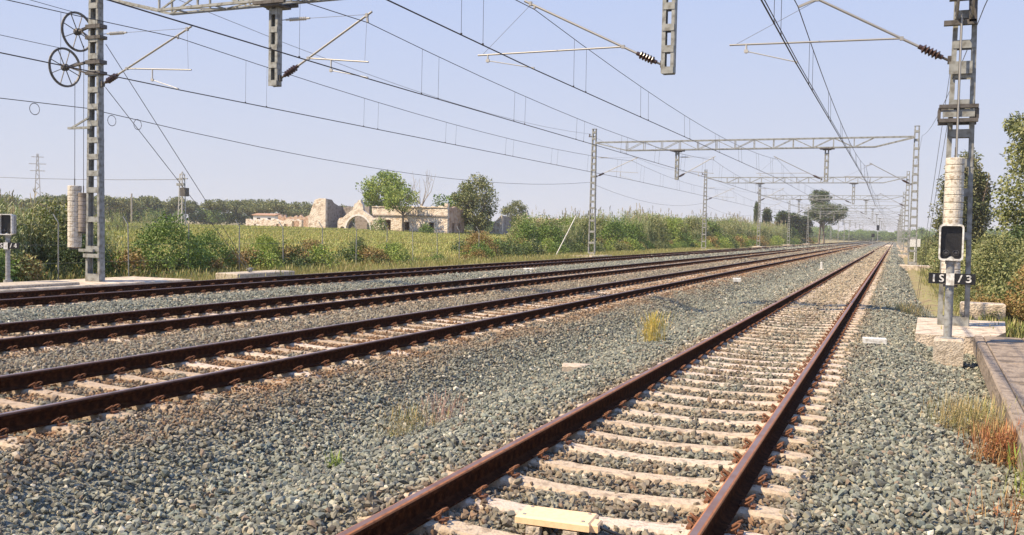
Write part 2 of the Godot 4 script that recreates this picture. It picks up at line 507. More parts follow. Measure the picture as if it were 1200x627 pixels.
# ---------------------------------------------------------------- ballast stones
func stone_mesh(rng: RandomNumberGenerator) -> ArrayMesh:
	var t := (1.0 + sqrt(5.0)) / 2.0
	var vs := [Vector3(-1, t, 0), Vector3(1, t, 0), Vector3(-1, -t, 0), Vector3(1, -t, 0), Vector3(0, -1, t), Vector3(0, 1, t), Vector3(0, -1, -t), Vector3(0, 1, -t), Vector3(t, 0, -1), Vector3(t, 0, 1), Vector3(-t, 0, -1), Vector3(-t, 0, 1)]
	var fs := [0, 11, 5, 0, 5, 1, 0, 1, 7, 0, 7, 10, 0, 10, 11, 1, 5, 9, 5, 11, 4, 11, 10, 2, 10, 7, 6, 7, 1, 8, 3, 9, 4, 3, 4, 2, 3, 2, 6, 3, 6, 8, 3, 8, 9, 4, 9, 5, 2, 4, 11, 6, 2, 10, 8, 6, 7, 9, 8, 1]
	# push the points out onto a few random planes: flat broken faces
	var planes := []
	for k in 6: planes.push_back([Vector3(rng.randfn(), rng.randfn(), rng.randfn()).normalized(), rng.randf_range(0.30, 0.70)])
	for i in 12:
		var p: Vector3 = vs[i].normalized() * rng.randf_range(0.85, 1.4)
		for q in planes:
			var dd := p.dot(q[0])
			if dd > q[1]: p -= q[0] * (dd - q[1])
		vs[i] = p * Vector3(1.0, 0.68, 0.82)
	var mb := MB.new()
	mb.tinted = true
	for i in range(0, fs.size(), 3):
		mb.col = Color(1, 1, 1) * rng.randf_range(0.86, 1.0)
		mb.tri(vs[fs[i]], vs[fs[i + 2]], vs[fs[i + 1]])
	return mb.mesh(M.stone)

func rust_of(x: float, z: float) -> float:
	var w := 0.0
	var inside := [0.34, 0.90, 0.6, 0.45]
	var beside := [0.65, 1.0, 0.8, 0.5]
	var reach := [0.18, 0.62, 0.30, 0.16]
	for t in 4:
		var dx: float = absf(x - TRACK_X[t])
		if dx < 0.87: w = maxf(w, inside[t])
		var d := dx - 0.87
		w = maxf(w, beside[t] * exp(-d * d / reach[t]))
	return clampf(w * (0.8 + 0.9 * noise2.get_noise_2d(x * 30.0, z * 10.0)), 0.0, 0.95)

func make_ballast() -> void:
	var rng := RandomNumberGenerator.new(); rng.seed = 99
	var kinds := []
	for k in 6: kinds.push_back(stone_mesh(rng))
	var bufs := []
	for k in 6: bufs.push_back(PackedFloat32Array())
	var offs := [6.32, 6.05, 6.2, 6.4]
	var pal := [Color(0.211, 0.218, 0.174), Color(0.269, 0.275, 0.220), Color(0.143, 0.148, 0.121), Color(0.321, 0.316, 0.242), Color(0.390, 0.344, 0.247), Color(0.201, 0.224, 0.185), Color(0.258, 0.247, 0.191), Color(0.087, 0.089, 0.077), Color(0.550, 0.511, 0.405), Color(0.240, 0.183, 0.130)]
	var odds := [0.20, 0.37, 0.54, 0.64, 0.69, 0.81, 0.88, 0.955, 0.972, 1.0]
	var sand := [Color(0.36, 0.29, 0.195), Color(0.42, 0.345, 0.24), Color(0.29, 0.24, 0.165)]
	var rusty := [Color(0.25, 0.125, 0.055), Color(0.34, 0.195, 0.095), Color(0.17, 0.085, 0.038)]
	# bands by distance: z0, z1, spacing, stone radius
	for band in [[3.6, 16.0, 0.0415, 0.034], [16.0, 32.0, 0.052, 0.0395], [32.0, 62.0, 0.085, 0.058], [62.0, 125.0, 0.17, 0.10], [125.0, 240.0, 0.34, 0.19]]:
		var step: float = band[2]
		var z: float = band[0]
		while z < band[1]:
			# widest part of this row that any nearby camera could see
			var left := maxf(-20.7, -z * 1.32 - 2.2)
			var right := minf(1.55, -z * 0.055 + 2.9)
			right = maxf(right, 0.9)
			var x := left
			while x < right:
				x += step * rng.randf_range(0.75, 1.25)
				var zz := z + rng.randf_range(-0.5, 0.5) * step
				var y := bed_y(x, zz)
				var lift := 0.0
				var tr := 0
				var on_rail := false
				for t in 4:
					var dx: float = absf(x - TRACK_X[t])
					if dx < 1.34:
						var ph: float = absf(fposmod(zz - offs[t] + 0.3, 0.6) - 0.3)
						if absf(dx - 0.87) < 0.088: on_rail = true
						var bare: float = (1.23 if t == 0 else 1.11) + 0.10 * noise2.get_noise_2d(zz * 40.0, t * 70.0 + signf(x - TRACK_X[t]) * 20.0) - ph * ph * 6.0
						if ph < 0.120 and dx >= bare and dx < 1.32: lift = 0.034
						if ph < 0.120 and dx < bare:
							# a few stones lie on the sleepers, more of them close to the rail
							if rng.randf() > (0.34 if absf(dx - 0.80) < 0.17 else 0.015): on_rail = true
							lift = 0.028
				if on_rail: continue
				var rad: float = band[3] * (0.5 + 0.95 * rng.randf() * rng.randf() + 0.22 * rng.randf())
				var pick := rng.randf()
				var c: Color = pal[0]
				for q in 10:
					if pick < odds[q]:
						c = pal[q]; break
				c *= rng.randf_range(0.78, 1.22)
				var w := rust_of(x, zz)
				if x < -8.8 and x > -11.6: w = maxf(w, 0.28)
				if w > 0.02: c = c.lerp(rusty[rng.randi() % 3] * rng.randf_range(0.85, 1.25), w)
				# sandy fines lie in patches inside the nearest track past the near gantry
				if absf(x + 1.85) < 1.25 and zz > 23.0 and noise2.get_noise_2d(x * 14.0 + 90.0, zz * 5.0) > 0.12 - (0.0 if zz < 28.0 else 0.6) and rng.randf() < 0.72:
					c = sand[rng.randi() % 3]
				if w > 0.45: rad *= 0.82
				var b := Basis.from_euler(Vector3(rng.randf_range(-0.9, 0.9), rng.randf() * TAU, rng.randf_range(-0.9, 0.9))).scaled_local(Vector3(rad * rng.randf_range(0.85, 1.3), rad * rng.randf_range(0.8, 1.15), rad))
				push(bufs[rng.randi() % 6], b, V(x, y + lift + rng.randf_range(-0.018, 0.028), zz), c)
			z += step
	var heap := thing("ballast_gravel", "grey-green crushed stone gravel between and beside the tracks", "gravel")
	heap.set_meta("kind", "stuff")
	var total := 0
	for k in 6:
		total += bufs[k].size() / 16
		scatter("stones", kinds[k], bufs[k], heap)
	print("stones ", total)

# ---------------------------------------------------------------- overhead line supports
func channel_leg(mb: MB, foot: Vector3, head: Vector3, out: float) -> void:
	# a steel channel: web towards the outside, two flanges pointing inwards
	var d := Vector3(0, 0, 0.10)
	var w := Vector3(0.013, 0, 0)
	mb.bar(foot + Vector3(out * 0.0, 0, 0), head, 0.014, 0.20, Vector3(0, 0, 1))
	for s in [-1.0, 1.0]:
		mb.bar(foot + d * s + Vector3(-out * 0.0457, 0, 0), head + d * s + Vector3(-out * 0.0457, 0, 0), 0.076, 0.014, Vector3(0, 0, 1))

func make_mast(parent: Node, at: Vector3, height: float, flat_battens: float, single: bool) -> Node3D:
	var root := Node3D.new()
	root.name = "mast"
	parent.add_child(root, true)
	root.position = at
	var base_w := 0.30; var top_w := 0.17
	var joined := MB.new()
	for s in [-1.0, 1.0]:
		var mb := MB.new()
		channel_leg(mb, Vector3(s * base_w, 0, 0), Vector3(s * top_w, height, 0), s)
		part("leg", mb.mesh(M.steel), root)
	var y := 0.14
	var k := 0
	while y < height - 0.05:
		var w := lerpf(base_w, top_w, y / height)
		for s in [-1.0, 1.0]:
			var b := MB.new() if single else joined
			b.box(Vector3(0, y, s * 0.114), Vector3(w * 2.0 - 0.02, 0.17 if k > 0 else 0.26, 0.012))
			if single: part("batten", b.mesh(M.steel), root)
		y += 0.92 if y < 2.6 else flat_battens
		k += 1
	if not single:
		part("battens", joined.mesh(M.steel), root).set_meta("kind", "stuff")
	var cap := MB.new()
	cap.box(Vector3(0, height + 0.015, 0), Vector3(top_w * 2 + 0.05, 0.03, 0.26))
	part("cap_plate", cap.mesh(M.steel), root)
	return root

func truss_mesh(x0: float, x1: float, yb: float, yt: float) -> ArrayMesh:
	var mb := MB.new()
	var tl := 2.6
	var dz := 0.26
	for s in [-1.0, 1.0]:
		var z: float = s * dz
		mb.bar(Vector3(x0, yt, z), Vector3(x1, yt, z), 0.075, 0.075)
		mb.bar(Vector3(x0 + tl, yb, z), Vector3(x1 - tl, yb, z), 0.075, 0.075)
		mb.bar(Vector3(x0, yt - 0.06, z), Vector3(x0 + tl, yb, z), 0.07, 0.07)
		mb.bar(Vector3(x1, yt - 0.06, z), Vector3(x1 - tl, yb, z), 0.07, 0.07)
		var x := x0 + tl
		var k := 0
		while x < x1 - tl - 0.5:
			mb.bar(Vector3(x, yb, z), Vector3(x, yt, z), 0.05, 0.05)
			var xn := minf(x + 1.45, x1 - tl)
			if k % 2 == 0: mb.bar(Vector3(x, yb, z - 0.02 * s), Vector3(xn, yt, z - 0.02 * s), 0.045, 0.045)
			else: mb.bar(Vector3(x, yt, z - 0.02 * s), Vector3(xn, yb, z - 0.02 * s), 0.045, 0.045)
			x += 1.45; k += 1
	var xx := x0 + 0.3
	var k2 := 0
	while xx < x1 - 1.5:
		mb.bar(Vector3(xx, yt + 0.01, -dz), Vector3(xx, yt + 0.01, dz), 0.05, 0.045)
		if xx > x0 + tl and xx < x1 - tl - 1.4:
			mb.bar(Vector3(xx, yb - 0.01, -dz), Vector3(xx, yb - 0.01, dz), 0.05, 0.045)
			mb.bar(Vector3(xx, yb + 0.008, -dz if k2 % 2 else dz), Vector3(xx + 1.45, yb + 0.008, dz if k2 % 2 else -dz), 0.04, 0.03)
		xx += 1.45; k2 += 1
	return mb.mesh(M.steel)

func insulator_on(parent: Node, a: Vector3, b: Vector3, sheds: int, r: float, dark := true) -> void:
	var d := b - a
	var len_ := d.length()
	var prof := [Vector2(0.0, 0.0), Vector2(r * 0.5, 0.0), Vector2(r * 0.5, len_ * 0.12)]
	for k in sheds:
		var t0 := len_ * (0.14 + 0.72 * k / sheds); var t1 := len_ * (0.14 + 0.72 * (k + 1.0) / sheds)
		prof.push_back(Vector2(r * 0.45, t0)); prof.push_back(Vector2(r, lerpf(t0, t1, 0.35))); prof.push_back(Vector2(r * 0.95, lerpf(t0, t1, 0.55))); prof.push_back(Vector2(r * 0.45, t1))
	prof.push_back(Vector2(r * 0.5, len_ * 0.88)); prof.push_back(Vector2(r * 0.5, len_)); prof.push_back(Vector2(0.0, len_))
	var mb := MB.new()
	mb.lathe(a, d, prof, 10)
	part("insulator", mb.mesh(M.insulator if dark else M.insulator_pale), parent)

# the arm that carries the wires over one track; all points relative to the gantry's own origin
func make_cantilever(parent: Node, base: Vector3, top: Vector3, arm_end: Vector3, steady_from: Vector3, wire: Vector3, fine: bool) -> void:
	var root := Node3D.new()
	root.name = "cantilever"
	parent.add_child(root, true)
	var d := (top - base).normalized()
	var i0 := base + d * 0.12; var i1 := base + d * 0.66
	var br := MB.new()
	br.tube([base - d * 0.02, i0], 0.028, 6)
	br.box(base + Vector3(-signf(d.x) * 0.03, 0, 0), Vector3(0.07, 0.16, 0.12))
	part("hinge_bracket", br.mesh(M.steel_dark), root)
	insulator_on(root, i0, i1, 5, 0.10)
	var t := MB.new()
	t.tube([i1, top + d * 0.18], 0.030, 7)
	t.box(top, Vector3(0.07, 0.10, 0.07))
	var hold := top.lerp(base, clampf((wire.x - top.x) / (base.x - top.x), 0.0, 1.0))
	t.bar(hold, Vector3(wire.x, wire.y + (1.50 if wire.x < -5.0 else 1.25), 0), 0.05, 0.05)
	part("bracket_tube", t.mesh(M.tube), root)
	var on_tube := base + d * (1.05)
	var a := MB.new()
	a.tube([on_tube, arm_end], 0.022, 6)
	a.box(on_tube, Vector3(0.08, 0.08, 0.06))
	part("registration_arm", a.mesh(M.tube), root)
	var s := MB.new()
	var hang := Vector3(steady_from.x, lerpf(on_tube.y, arm_end.y, clampf((steady_from.x - on_tube.x) / (arm_end.x - on_tube.x), 0, 1)), steady_from.z)
	s.tube([hang, steady_from + Vector3(0, -0.05, 0)], 0.022, 5)
	s.box(steady_from, Vector3(0.09, 0.07, 0.05))
	s.tube([steady_from, wire + Vector3(0, 0.03, 0)], 0.013, 5)
	s.box(wire + Vector3(0, 0.02, 0), Vector3(0.05, 0.045, 0.06))
	part("steady_arm", s.mesh(M.insulator_pale), root)
	if fine:
		var w := MB.new()
		w.tube([top + Vector3(0, -0.03, 0), arm_end + (on_tube - arm_end).normalized() * 0.12], 0.005, 4)
		part("stay_wire", w.mesh(M.wire_pale), root)

const ARMS := [
	# mast or post side, base, messenger point, arm end, steady arm root, contact wire (x, y)
	[Vector2(-22.93, 5.98), Vector2(-19.62, 7.46), Vector2(-19.45, 6.25), Vector2(-20.95, 6.02), Vector2(-19.97, 5.69)],
	[Vector2(-16.22, 5.86), Vector2(-13.42, 7.43), Vector2(-13.35, 6.17), Vector2(-14.55, 6.00), Vector2(-13.39, 5.73)],
	[Vector2(-5.28, 5.70), Vector2(-8.65, 7.38), Vector2(-10.08, 6.17), Vector2(-9.80, 6.02), Vector2(-8.54, 5.75)],
	[Vector2(0.90, 5.48), Vector2(-1.78, 6.97), Vector2(-3.68, 6.06), Vector2(-3.30, 5.90), Vector2(-2.19, 5.57)],
]

func make_gantry(k: int) -> Node3D:
	var zs: float = GANTRY_Z[k]
	var words := ["nearest steel lattice gantry, its beam cut by the top of the photo", "steel lattice gantry second from the camera, whole beam against the sky", "steel lattice gantry third from the camera, behind the second beam", "steel lattice gantry fourth from the camera, beside tall cypresses", "steel lattice gantry fifth from the camera, small in the distance"]
	var label: String = words[k] if k < 5 else "%s of the far steel gantries crowding towards the vanishing point" % ["first", "second", "third", "fourth", "fifth", "last"][k - 5]
	var o := thing("catenary_gantry", label, "gantry", V(0, 0, zs), 0.0, "steel gantries over the tracks")
	var yb: float = [8.02, 8.43, 8.52][mini(k, 2)]
	var yt := yb + 0.70
	make_mast(o, Vector3(-23.25, -0.22, 0), 10.45, 0.52, k < 3)
	make_mast(o, Vector3(1.2, -0.22, 0), 10.1, 0.62, k < 3)
	part("beam", truss_mesh(-23.05, 1.02, yb, yt), o)
	var pi_ := 0
	for q in [[-16.43, 5.66], [-5.1, 5.48]]:
		var px: float = q[0]; var low: float = q[1]
		if k > 0:
			low += 0.4; px += 0.15
		var root := Node3D.new()
		root.name = "drop_post"
		o.add_child(root, true)
		root.position = Vector3(px, low, 0)
		var hh := yb - low
		for s in [-1.0, 1.0]:
			var mb := MB.new()
			channel_leg(mb, Vector3(s * 0.15, 0, 0), Vector3(s * 0.15, hh, 0), s)
			part("leg", mb.mesh(M.steel), root)
		var y := 0.06
		while y < hh:
			for s in [-1.0, 1.0]:
				var b := MB.new()
				b.box(Vector3(0, y, s * 0.114), Vector3(0.28, 0.16, 0.012))
				part("batten", b.mesh(M.steel), root)
			y += 0.50
		var pl := MB.new()
		pl.box(Vector3(0, hh - 0.075, 0.30), Vector3(1.05, 0.09, 0.10))
		pl.box(Vector3(0, hh - 0.075, -0.30), Vector3(1.05, 0.09, 0.10))
		pl.box(Vector3(0, hh - 0.15, 0), Vector3(0.6, 0.05, 0.62))
		part("clamp_plate", pl.mesh(M.steel_dark), root)
		pi_ += 1
	for i in 4:
		var p: Array = ARMS[i]
		var up := 0.0 if k == 0 else (0.36 if i != 3 else 0.2)
		var f := func(q: Vector2, with := true) -> Vector3: return Vector3(q.x, q.y + up, 0.0)
		make_cantilever(o, f.call(p[0]), f.call(p[1]), f.call(p[2]), f.call(p[3]), f.call(p[4]), k < 3)
	if k < 3:
		# horizontal stay with an insulator string from post to messenger
		for i in 2:
			var top: Vector2 = ARMS[i][1]; var foot: Vector2 = ARMS[i][0]
			var a := Vector3(foot.x, top.y + 0.06 + (0.0 if k == 0 else 0.36), 0)
			var e := Vector3(top.x, top.y + 0.02 + (0.0 if k == 0 else 0.36), 0)
			var st := Node3D.new(); st.name = "top_stay"; o.add_child(st, true)
			insulator_on(st, a + Vector3(0.15, 0, 0), a + Vector3(0.95, -0.01, 0), 9, 0.055, false)
			var mb := MB.new()
			mb.tube([a, a + Vector3(0.16, 0, 0)], 0.012, 4); mb.tube([a + Vector3(0.94, -0.01, 0), e], 0.006, 4)
			part("stay_wire", mb.mesh(M.wire_pale), st)
	var fo := MB.new()
	fo.box(Vector3(-23.46, 9.62, 0), Vector3(0.55, 0.07, 0.1)); fo.box(Vector3(-23.66, 9.75, 0), Vector3(0.09, 0.22, 0.09))
	part("feeder_bracket", fo.mesh(M.steel_dark), o)
	return o

func make_gantries() -> void:
	var g0: Node3D = null
	for k in GANTRY_Z.size():
		var o := make_gantry(k)
		if k == 0: g0 = o
	near_mast_fittings(g0)
	# concrete pads and footings under the masts
	for k in GANTRY_Z.size():
		if k == 0 or k > 6: continue
		var z: float = GANTRY_Z[k]
		var mb := MB.new()
		mb.bevel_box(V(-23.4, -0.30, z - 0.4), Vector3(2.4, 0.22, 5.6), 0.03)
		var o := part(numbered("mast_footing"), mb.mesh(M.pad), self)
		tag(o, "low concrete footing under the left mast of the %s gantry" % ["", "second", "third", "fourth", "fifth", "sixth", "seventh"][k], "footing", "mast footings along the line")
		var b := MB.new()
		b.bevel_box(V(1.62, -0.72, z), Vector3(2.5, 1.04, 2.2), 0.03)
		var o2 := part(numbered("mast_footing"), b.mesh(M.pad), self)
		tag(o2, "tall concrete block under the right mast of the %s gantry" % ["", "second", "third", "fourth", "fifth", "sixth", "seventh"][k], "footing", "mast footings along the line")

func make_wheel(parent: Node, at: Vector3, r: float, m: Material) -> void:
	# a tensioning wheel standing in the plane of the track, axle across it
	var root := Node3D.new()
	root.name = "tension_wheel"
	parent.add_child(root, true)
	root.position = at
	var mb := MB.new()
	var ring := []
	for k in 33: ring.push_back(Vector3(0, sin(TAU * k / 32) * r, cos(TAU * k / 32) * r))
	var prev: Vector3
	for k in 32:
		var a: Vector3 = ring[k]; var b: Vector3 = ring[k + 1]
		mb.bar(a, b, 0.05, 0.026, Vector3(1, 0, 0))
		mb.bar(a * 0.955 , b * 0.955, 0.03, 0.055, Vector3(1, 0, 0))
	part("rim", mb.mesh(m), root)
	for k in 8:
		var s := MB.new()
		var d := Vector3(0, sin(TAU * (k + 0.4) / 8), cos(TAU * (k + 0.4) / 8))
		s.bar(d * 0.07, d * (r * 0.945), 0.020, 0.024, Vector3(1, 0, 0))
		part("spoke", s.mesh(m), root)
	var h := MB.new()
	h.lathe(Vector3(-0.12, 0, 0), Vector3(1, 0, 0), [Vector2(0.0, 0.0), Vector2(0.06, 0.0), Vector2(0.06, 0.05), Vector2(0.11, 0.05), Vector2(0.11, 0.19), Vector2(0.06, 0.19), Vector2(0.06, 0.26), Vector2(0.0, 0.26)], 12)
	part("hub", h.mesh(M.steel_dark), root)

func make_counterweight(at: Vector3, r: float, n: int, disc: float, rope_top: float, label: String, m: Material) -> void:
	var o := thing("counterweight", label, "counterweight", at, 0.0, "stacked counterweights of the line tensioners")
	var rng := RandomNumberGenerator.new(); rng.seed = n * 31 + int(r * 1000)
	for k in n:
		var mb := MB.new()
		var h := disc - 0.006
		var rr := r * rng.randf_range(0.985, 1.01)
		mb.lathe(Vector3(rng.randf_range(-0.004, 0.004), k * disc, rng.randf_range(-0.004, 0.004)), Vector3.UP, [Vector2(0.0, 0.0), Vector2(rr - 0.01, 0.0), Vector2(rr, 0.01), Vector2(rr, h - 0.012), Vector2(rr - 0.012, h), Vector2(0.0, h)], 22)
		part("disc", mb.mesh(m), o)
	var b := MB.new()
	b.lathe(Vector3(0, -0.06, 0), Vector3.UP, [Vector2(0.0, 0.0), Vector2(r * 0.75, 0.0), Vector2(r * 0.75, 0.055), Vector2(0.0, 0.055)], 16)
	b.tube([Vector3(0, n * disc, 0), Vector3(0, n * disc + 0.22, 0)], 0.018, 6)
	part("hanger_rod", b.mesh(M.steel_dark), o)
	var w := MB.new()
	w.tube([Vector3(0, n * disc + 0.2, 0), Vector3(0.0, rope_top - at.y, 0.0)], 0.009, 5)
	part("rope", w.mesh(M.wire), o)

func near_mast_fittings(o: Node3D) -> void:
	# left mast: two big wheels seen at a slant, brackets, ropes, weights, guys
	make_wheel(o, Vector3(-24.02, 7.66, 0.0), 0.60, M.wheel)
	make_wheel(o, Vector3(-24.50, 6.56, 0.05), 0.60, M.wheel)
	for q in [[-24.02, 7.66], [-24.50, 6.56]]:
		var b := MB.new()
		b.bar(Vector3(q[0], q[1], -0.0), Vector3(-23.40, q[1] + 0.16, 0.0), 0.08, 0.07)
		b.bar(Vector3(q[0] + 0.16, q[1], 0.0), Vector3(-23.42, q[1] - 0.28, 0.0), 0.06, 0.05)
		b.box(Vector3(-23.24, q[1] + 0.10, 0), Vector3(0.60, 0.12, 0.30)); b.box(Vector3(-23.24, q[1] - 0.24, 0), Vector3(0.62, 0.10, 0.30))
		part("wheel_bracket", b.mesh(M.steel_dark), o)
	var gd := MB.new()
	gd.box(Vector3(-23.75, 4.62, 0.16), Vector3(0.95, 0.07, 0.08)); gd.bar(Vector3(-24.1, 4.62, 0.16), Vector3(-23.4, 4.95, 0.1), 0.05, 0.05)
	gd.box(Vector3(-23.45, 0.78, 0.15), Vector3(0.6, 0.09, 0.09)); gd.box(Vector3(-23.25, 0.62, 0.15), Vector3(0.66, 0.12, 0.05))
	part("guide_bracket", gd.mesh(M.steel), o)
	# right mast: wheels seen edge on and cross plates
	make_wheel(o, Vector3(1.02, 6.95, 0.33), 0.62, M.tube)
	make_wheel(o, Vector3(1.30, 6.85, 0.30), 0.56, M.tube)
	var rb := MB.new()
	rb.box(Vector3(1.15, 6.72, 0.30), Vector3(0.55, 0.14, 0.16)); rb.box(Vector3(1.1, 6.2, 0.24), Vector3(0.62, 0.10, 0.12))
	rb.box(Vector3(1.33, 6.45, 0.22), Vector3(0.14, 0.5, 0.16))
	part("wheel_bracket", rb.mesh(M.steel_dark), o)
	var cp := MB.new()
	cp.box(Vector3(1.14, 5.28, 0.20), Vector3(0.44, 0.26, 0.02))
	part("cross_plate", cp.mesh(M.steel), o)
	var gp := MB.new()
	for y in [4.46, 4.17]:
		for zz in [0.30, -0.2]: gp.box(Vector3(1.13, y, zz), Vector3(0.74, 0.075, 0.12))
	for s in [-0.36, 0.36]: gp.box(Vector3(1.13 + s, 4.315, 0.05), Vector3(0.05, 0.21, 0.46))
	part("guide_frame", gp.mesh(M.steel_dark), o)
	var gl := MB.new()
	gl.box(Vector3(1.13, 4.315, 0.30), Vector3(0.60, 0.15, 0.03))
	part("cross_plate", gl.mesh(M.steel), o)
	var gr := MB.new()
	gr.tube([Vector3(1.12, 6.35, 0.36), Vector3(1.12, 3.2, 0.36)], 0.022, 6)
	part("guide_rod", gr.mesh(M.tube), o)
	var z: float = GANTRY_Z[0]
	make_counterweight(V(-24.02, 0.86, z - 0.10), 0.205, 12, 0.163, 6.1, "tall cream counterweight stack hanging left of the nearest left mast", M.weight)
	make_counterweight(V(-23.70, 1.36, z - 0.05), 0.15, 9, 0.137, 7.2, "shorter grey counterweight stack half hidden behind the nearest left mast", M.ruin_grey)
	make_counterweight(V(1.10, 0.75, z - 0.36), 0.185, 17, 0.155, 6.3, "cream counterweight stack on the near right mast, behind the signal", M.weight)

# ---------------------------------------------------------------- wires
func sag_line(a: Vector3, b: Vector3, sag: float, n: int) -> Array:
	var p := []
	for k in n + 1:
		var t := float(k) / n
		p.push_back(a.lerp(b, t) + Vector3(0, -4.0 * sag * t * (1.0 - t), 0))
	return p

func make_overhead_lines() -> void:
	var names := ["overhead wires above the track nearest the left-hand masts", "overhead wires above the third track from the camera", "overhead wires above the second track from the camera", "overhead wires above the track nearest the camera"]
	var sup := [-29.0]
	sup.append_array(GANTRY_Z)
	for i in 4:
		var o := thing("overhead_line", names[i], "overhead wires", Vector3.ZERO, 0.0, "overhead contact lines")
		var mes := MB.new(); var con := MB.new()
		for k in sup.size() - 1:
			var u0 := 0.0 if k <= 1 else (0.36 if i != 3 else 0.2)
			var u1 := 0.0 if k == 0 else (0.36 if i != 3 else 0.2)
			var c: Vector2 = ARMS[i][4]
			var m := Vector2(c.x, 7.20 if i != 3 else 6.80)
			var st0 := 0.0 if k == 1 else (0.22 if k % 2 else -0.1) * (1.0 if i < 2 else -1.0)
			var st1 := 0.0 if k == 0 else (0.22 if (k + 1) % 2 else -0.1) * (1.0 if i < 2 else -1.0)
			var a := V(m.x, m.y + u0 + 0.03, sup[k]); var b := V(m.x, m.y + u1 + 0.03, sup[k + 1])
			var ca := V(c.x + st0, c.y + u0, sup[k]); var cb := V(c.x + st1, c.y + u1, sup[k + 1])
			var span: float = sup[k + 1] - sup[k]
			var far := k > 3
			mes.tube(sag_line(a, b, 0.62, 14 if not far else 6), 0.0115 if not far else 0.014, 4)
			con.tube([ca, cb], 0.0155 if not far else 0.016, 4)
			if i == 3 and k < 3: con.tube([ca + Vector3(0.05, 0, 0), cb + Vector3(0.05, 0, 0)], 0.0105, 4)
			if k < 4:
				var n := int(span / 6.6)
				for d in n:
					for e in [-0.55, 0.55]:
						var t: float = (d + 0.5) / n + e / span
						var top := a.lerp(b, t) + Vector3(0, -4.0 * 0.62 * t * (1.0 - t), 0)
						var low := ca.lerp(cb, t)
						var w := MB.new()
						w.tube([top, low], 0.0055, 4)
						w.box(low + Vector3(0, 0.015, 0), Vector3(0.03, 0.05, 0.04))
						part("dropper", w.mesh(M.wire), o)
		part("messenger_wire", mes.mesh(M.wire), o)
		part("contact_wire", con.mesh(M.wire), o)
	# wires that end on the tensioning wheels
	for q in [[V(-24.02, 8.24, 21.6), V(-18.9, 7.9, -28.0), "thin tensioned wire ending on the upper wheel of the left mast"], [V(-24.5, 7.14, 21.6), V(-19.6, 6.5, -28.0), "thin tensioned wire ending on the lower wheel of the left mast"], [V(1.02, 7.57, 21.3), V(-1.9, 7.0, -28.0), "thin tensioned wire ending on the wheel of the right mast"]]:
		var mb := MB.new()
		mb.tube(sag_line(q[0], q[1], 0.25, 10), 0.009, 4)
		var o := part(numbered("tensioned_wire"), mb.mesh(M.wire), self)
		tag(o, q[2], "wire", "tensioned wires ending at the masts")
	# the cable slung from mast to mast on the left, with slack loops by the first mast
	var cable := thing("slung_cable", "black cable slung low from mast to mast along the left side", "cable")
	var cm := MB.new()
	var zs := [-29.0]
	zs.append_array(GANTRY_Z)
	for k in 6:
		var ya := 5.25 if k <= 1 else 5.85
		var yb := 5.25 if k == 0 else 5.85
		cm.tube(sag_line(V(-23.62, ya, zs[k]), V(-23.62, yb, zs[k + 1]), 0.95 if k > 0 else 0.5, 12), 0.012, 5)
	part("cable_run", cm.mesh(M.wire), cable)
	for z in [17.2, 19.7, 22.6, 23.7]:
		var lp := MB.new()
		var pts := []
		for k in 17: pts.push_back(V(-23.62, 4.98 + 0.17 * cos(TAU * k / 16), z + 0.17 * sin(TAU * k / 16)))
		lp.tube(pts, 0.011, 4)
		part("slack_loop", lp.mesh(M.wire), cable)
	var top := MB.new()
	for k in 7:
		top.tube(sag_line(V(-23.68, 9.85, zs[k]), V(-23.68, 9.85, zs[k + 1]), 0.9, 10), 0.010, 4)
	var tw := part(numbered("feeder_wire"), top.mesh(M.wire_pale), self)
	tag(tw, "thin feeder wire along the tops of the left-hand masts", "wire")
	var rf := MB.new()
	for k in 5:
		rf.tube(sag_line(V(1.55, 6.55 if k < 2 else 9.2, zs[k]), V(1.55, 6.55 if k < 1 else 9.2, zs[k + 1]), 0.6, 10), 0.010, 4)
	var rw := part(numbered("feeder_wire"), rf.mesh(M.wire_pale), self)
	tag(rw, "thin feeder wire on the outer side of the right-hand masts", "wire")
	# guy ropes
	for q in [[V(-23.0, 7.25, 21.75), V(-22.35, -0.05, 28.05), "upper guy wire from the near left mast to its anchor block"], [V(-23.0, 5.9, 21.75), V(-22.15, -0.05, 27.7), "lower guy wire from the near left mast to its anchor block"], [V(1.05, 6.2, 21.75), V(0.75, -0.35, 34.0), "upper guy wire behind the near right mast"], [V(1.0, 4.6, 21.75), V(0.78, -0.35, 33.2), "lower guy wire behind the near right mast"]]:
		var mb := MB.new()
		mb.tube([q[0], q[1]], 0.011 if q[0].x < -5.0 else 0.006, 5)
		var o := part(numbered("guy_wire"), mb.mesh(M.wire_pale), self)
		tag(o, q[2], "guy wire", "guy wires of the near masts")

# ---------------------------------------------------------------- beside the line
func text_mesh(t: String, px: float) -> TextMesh:
	var f := SystemFont.new()
	f.font_names = PackedStringArray(["Droid Sans"])
	f.font_weight = 700
	var tm := TextMesh.new()
	tm.text = t; tm.font = f; tm.font_size = 64; tm.pixel_size = px; tm.depth = 0.006
	tm.material = M.white_paint
	return tm

func rounded_rect(w: float, h: float, r: float) -> PackedVector2Array:
	var p := PackedVector2Array()
	for q in [[w / 2 - r, h / 2 - r, 0.0], [-w / 2 + r, h / 2 - r, 0.25], [-w / 2 + r, -h / 2 + r, 0.5], [w / 2 - r, -h / 2 + r, 0.75]]:
		for k in 5:
			var a: float = TAU * (q[2] + 0.25 * k / 4.0)
			p.push_back(Vector2(q[0] + r * cos(a), q[1] + r * sin(a)))
	return p

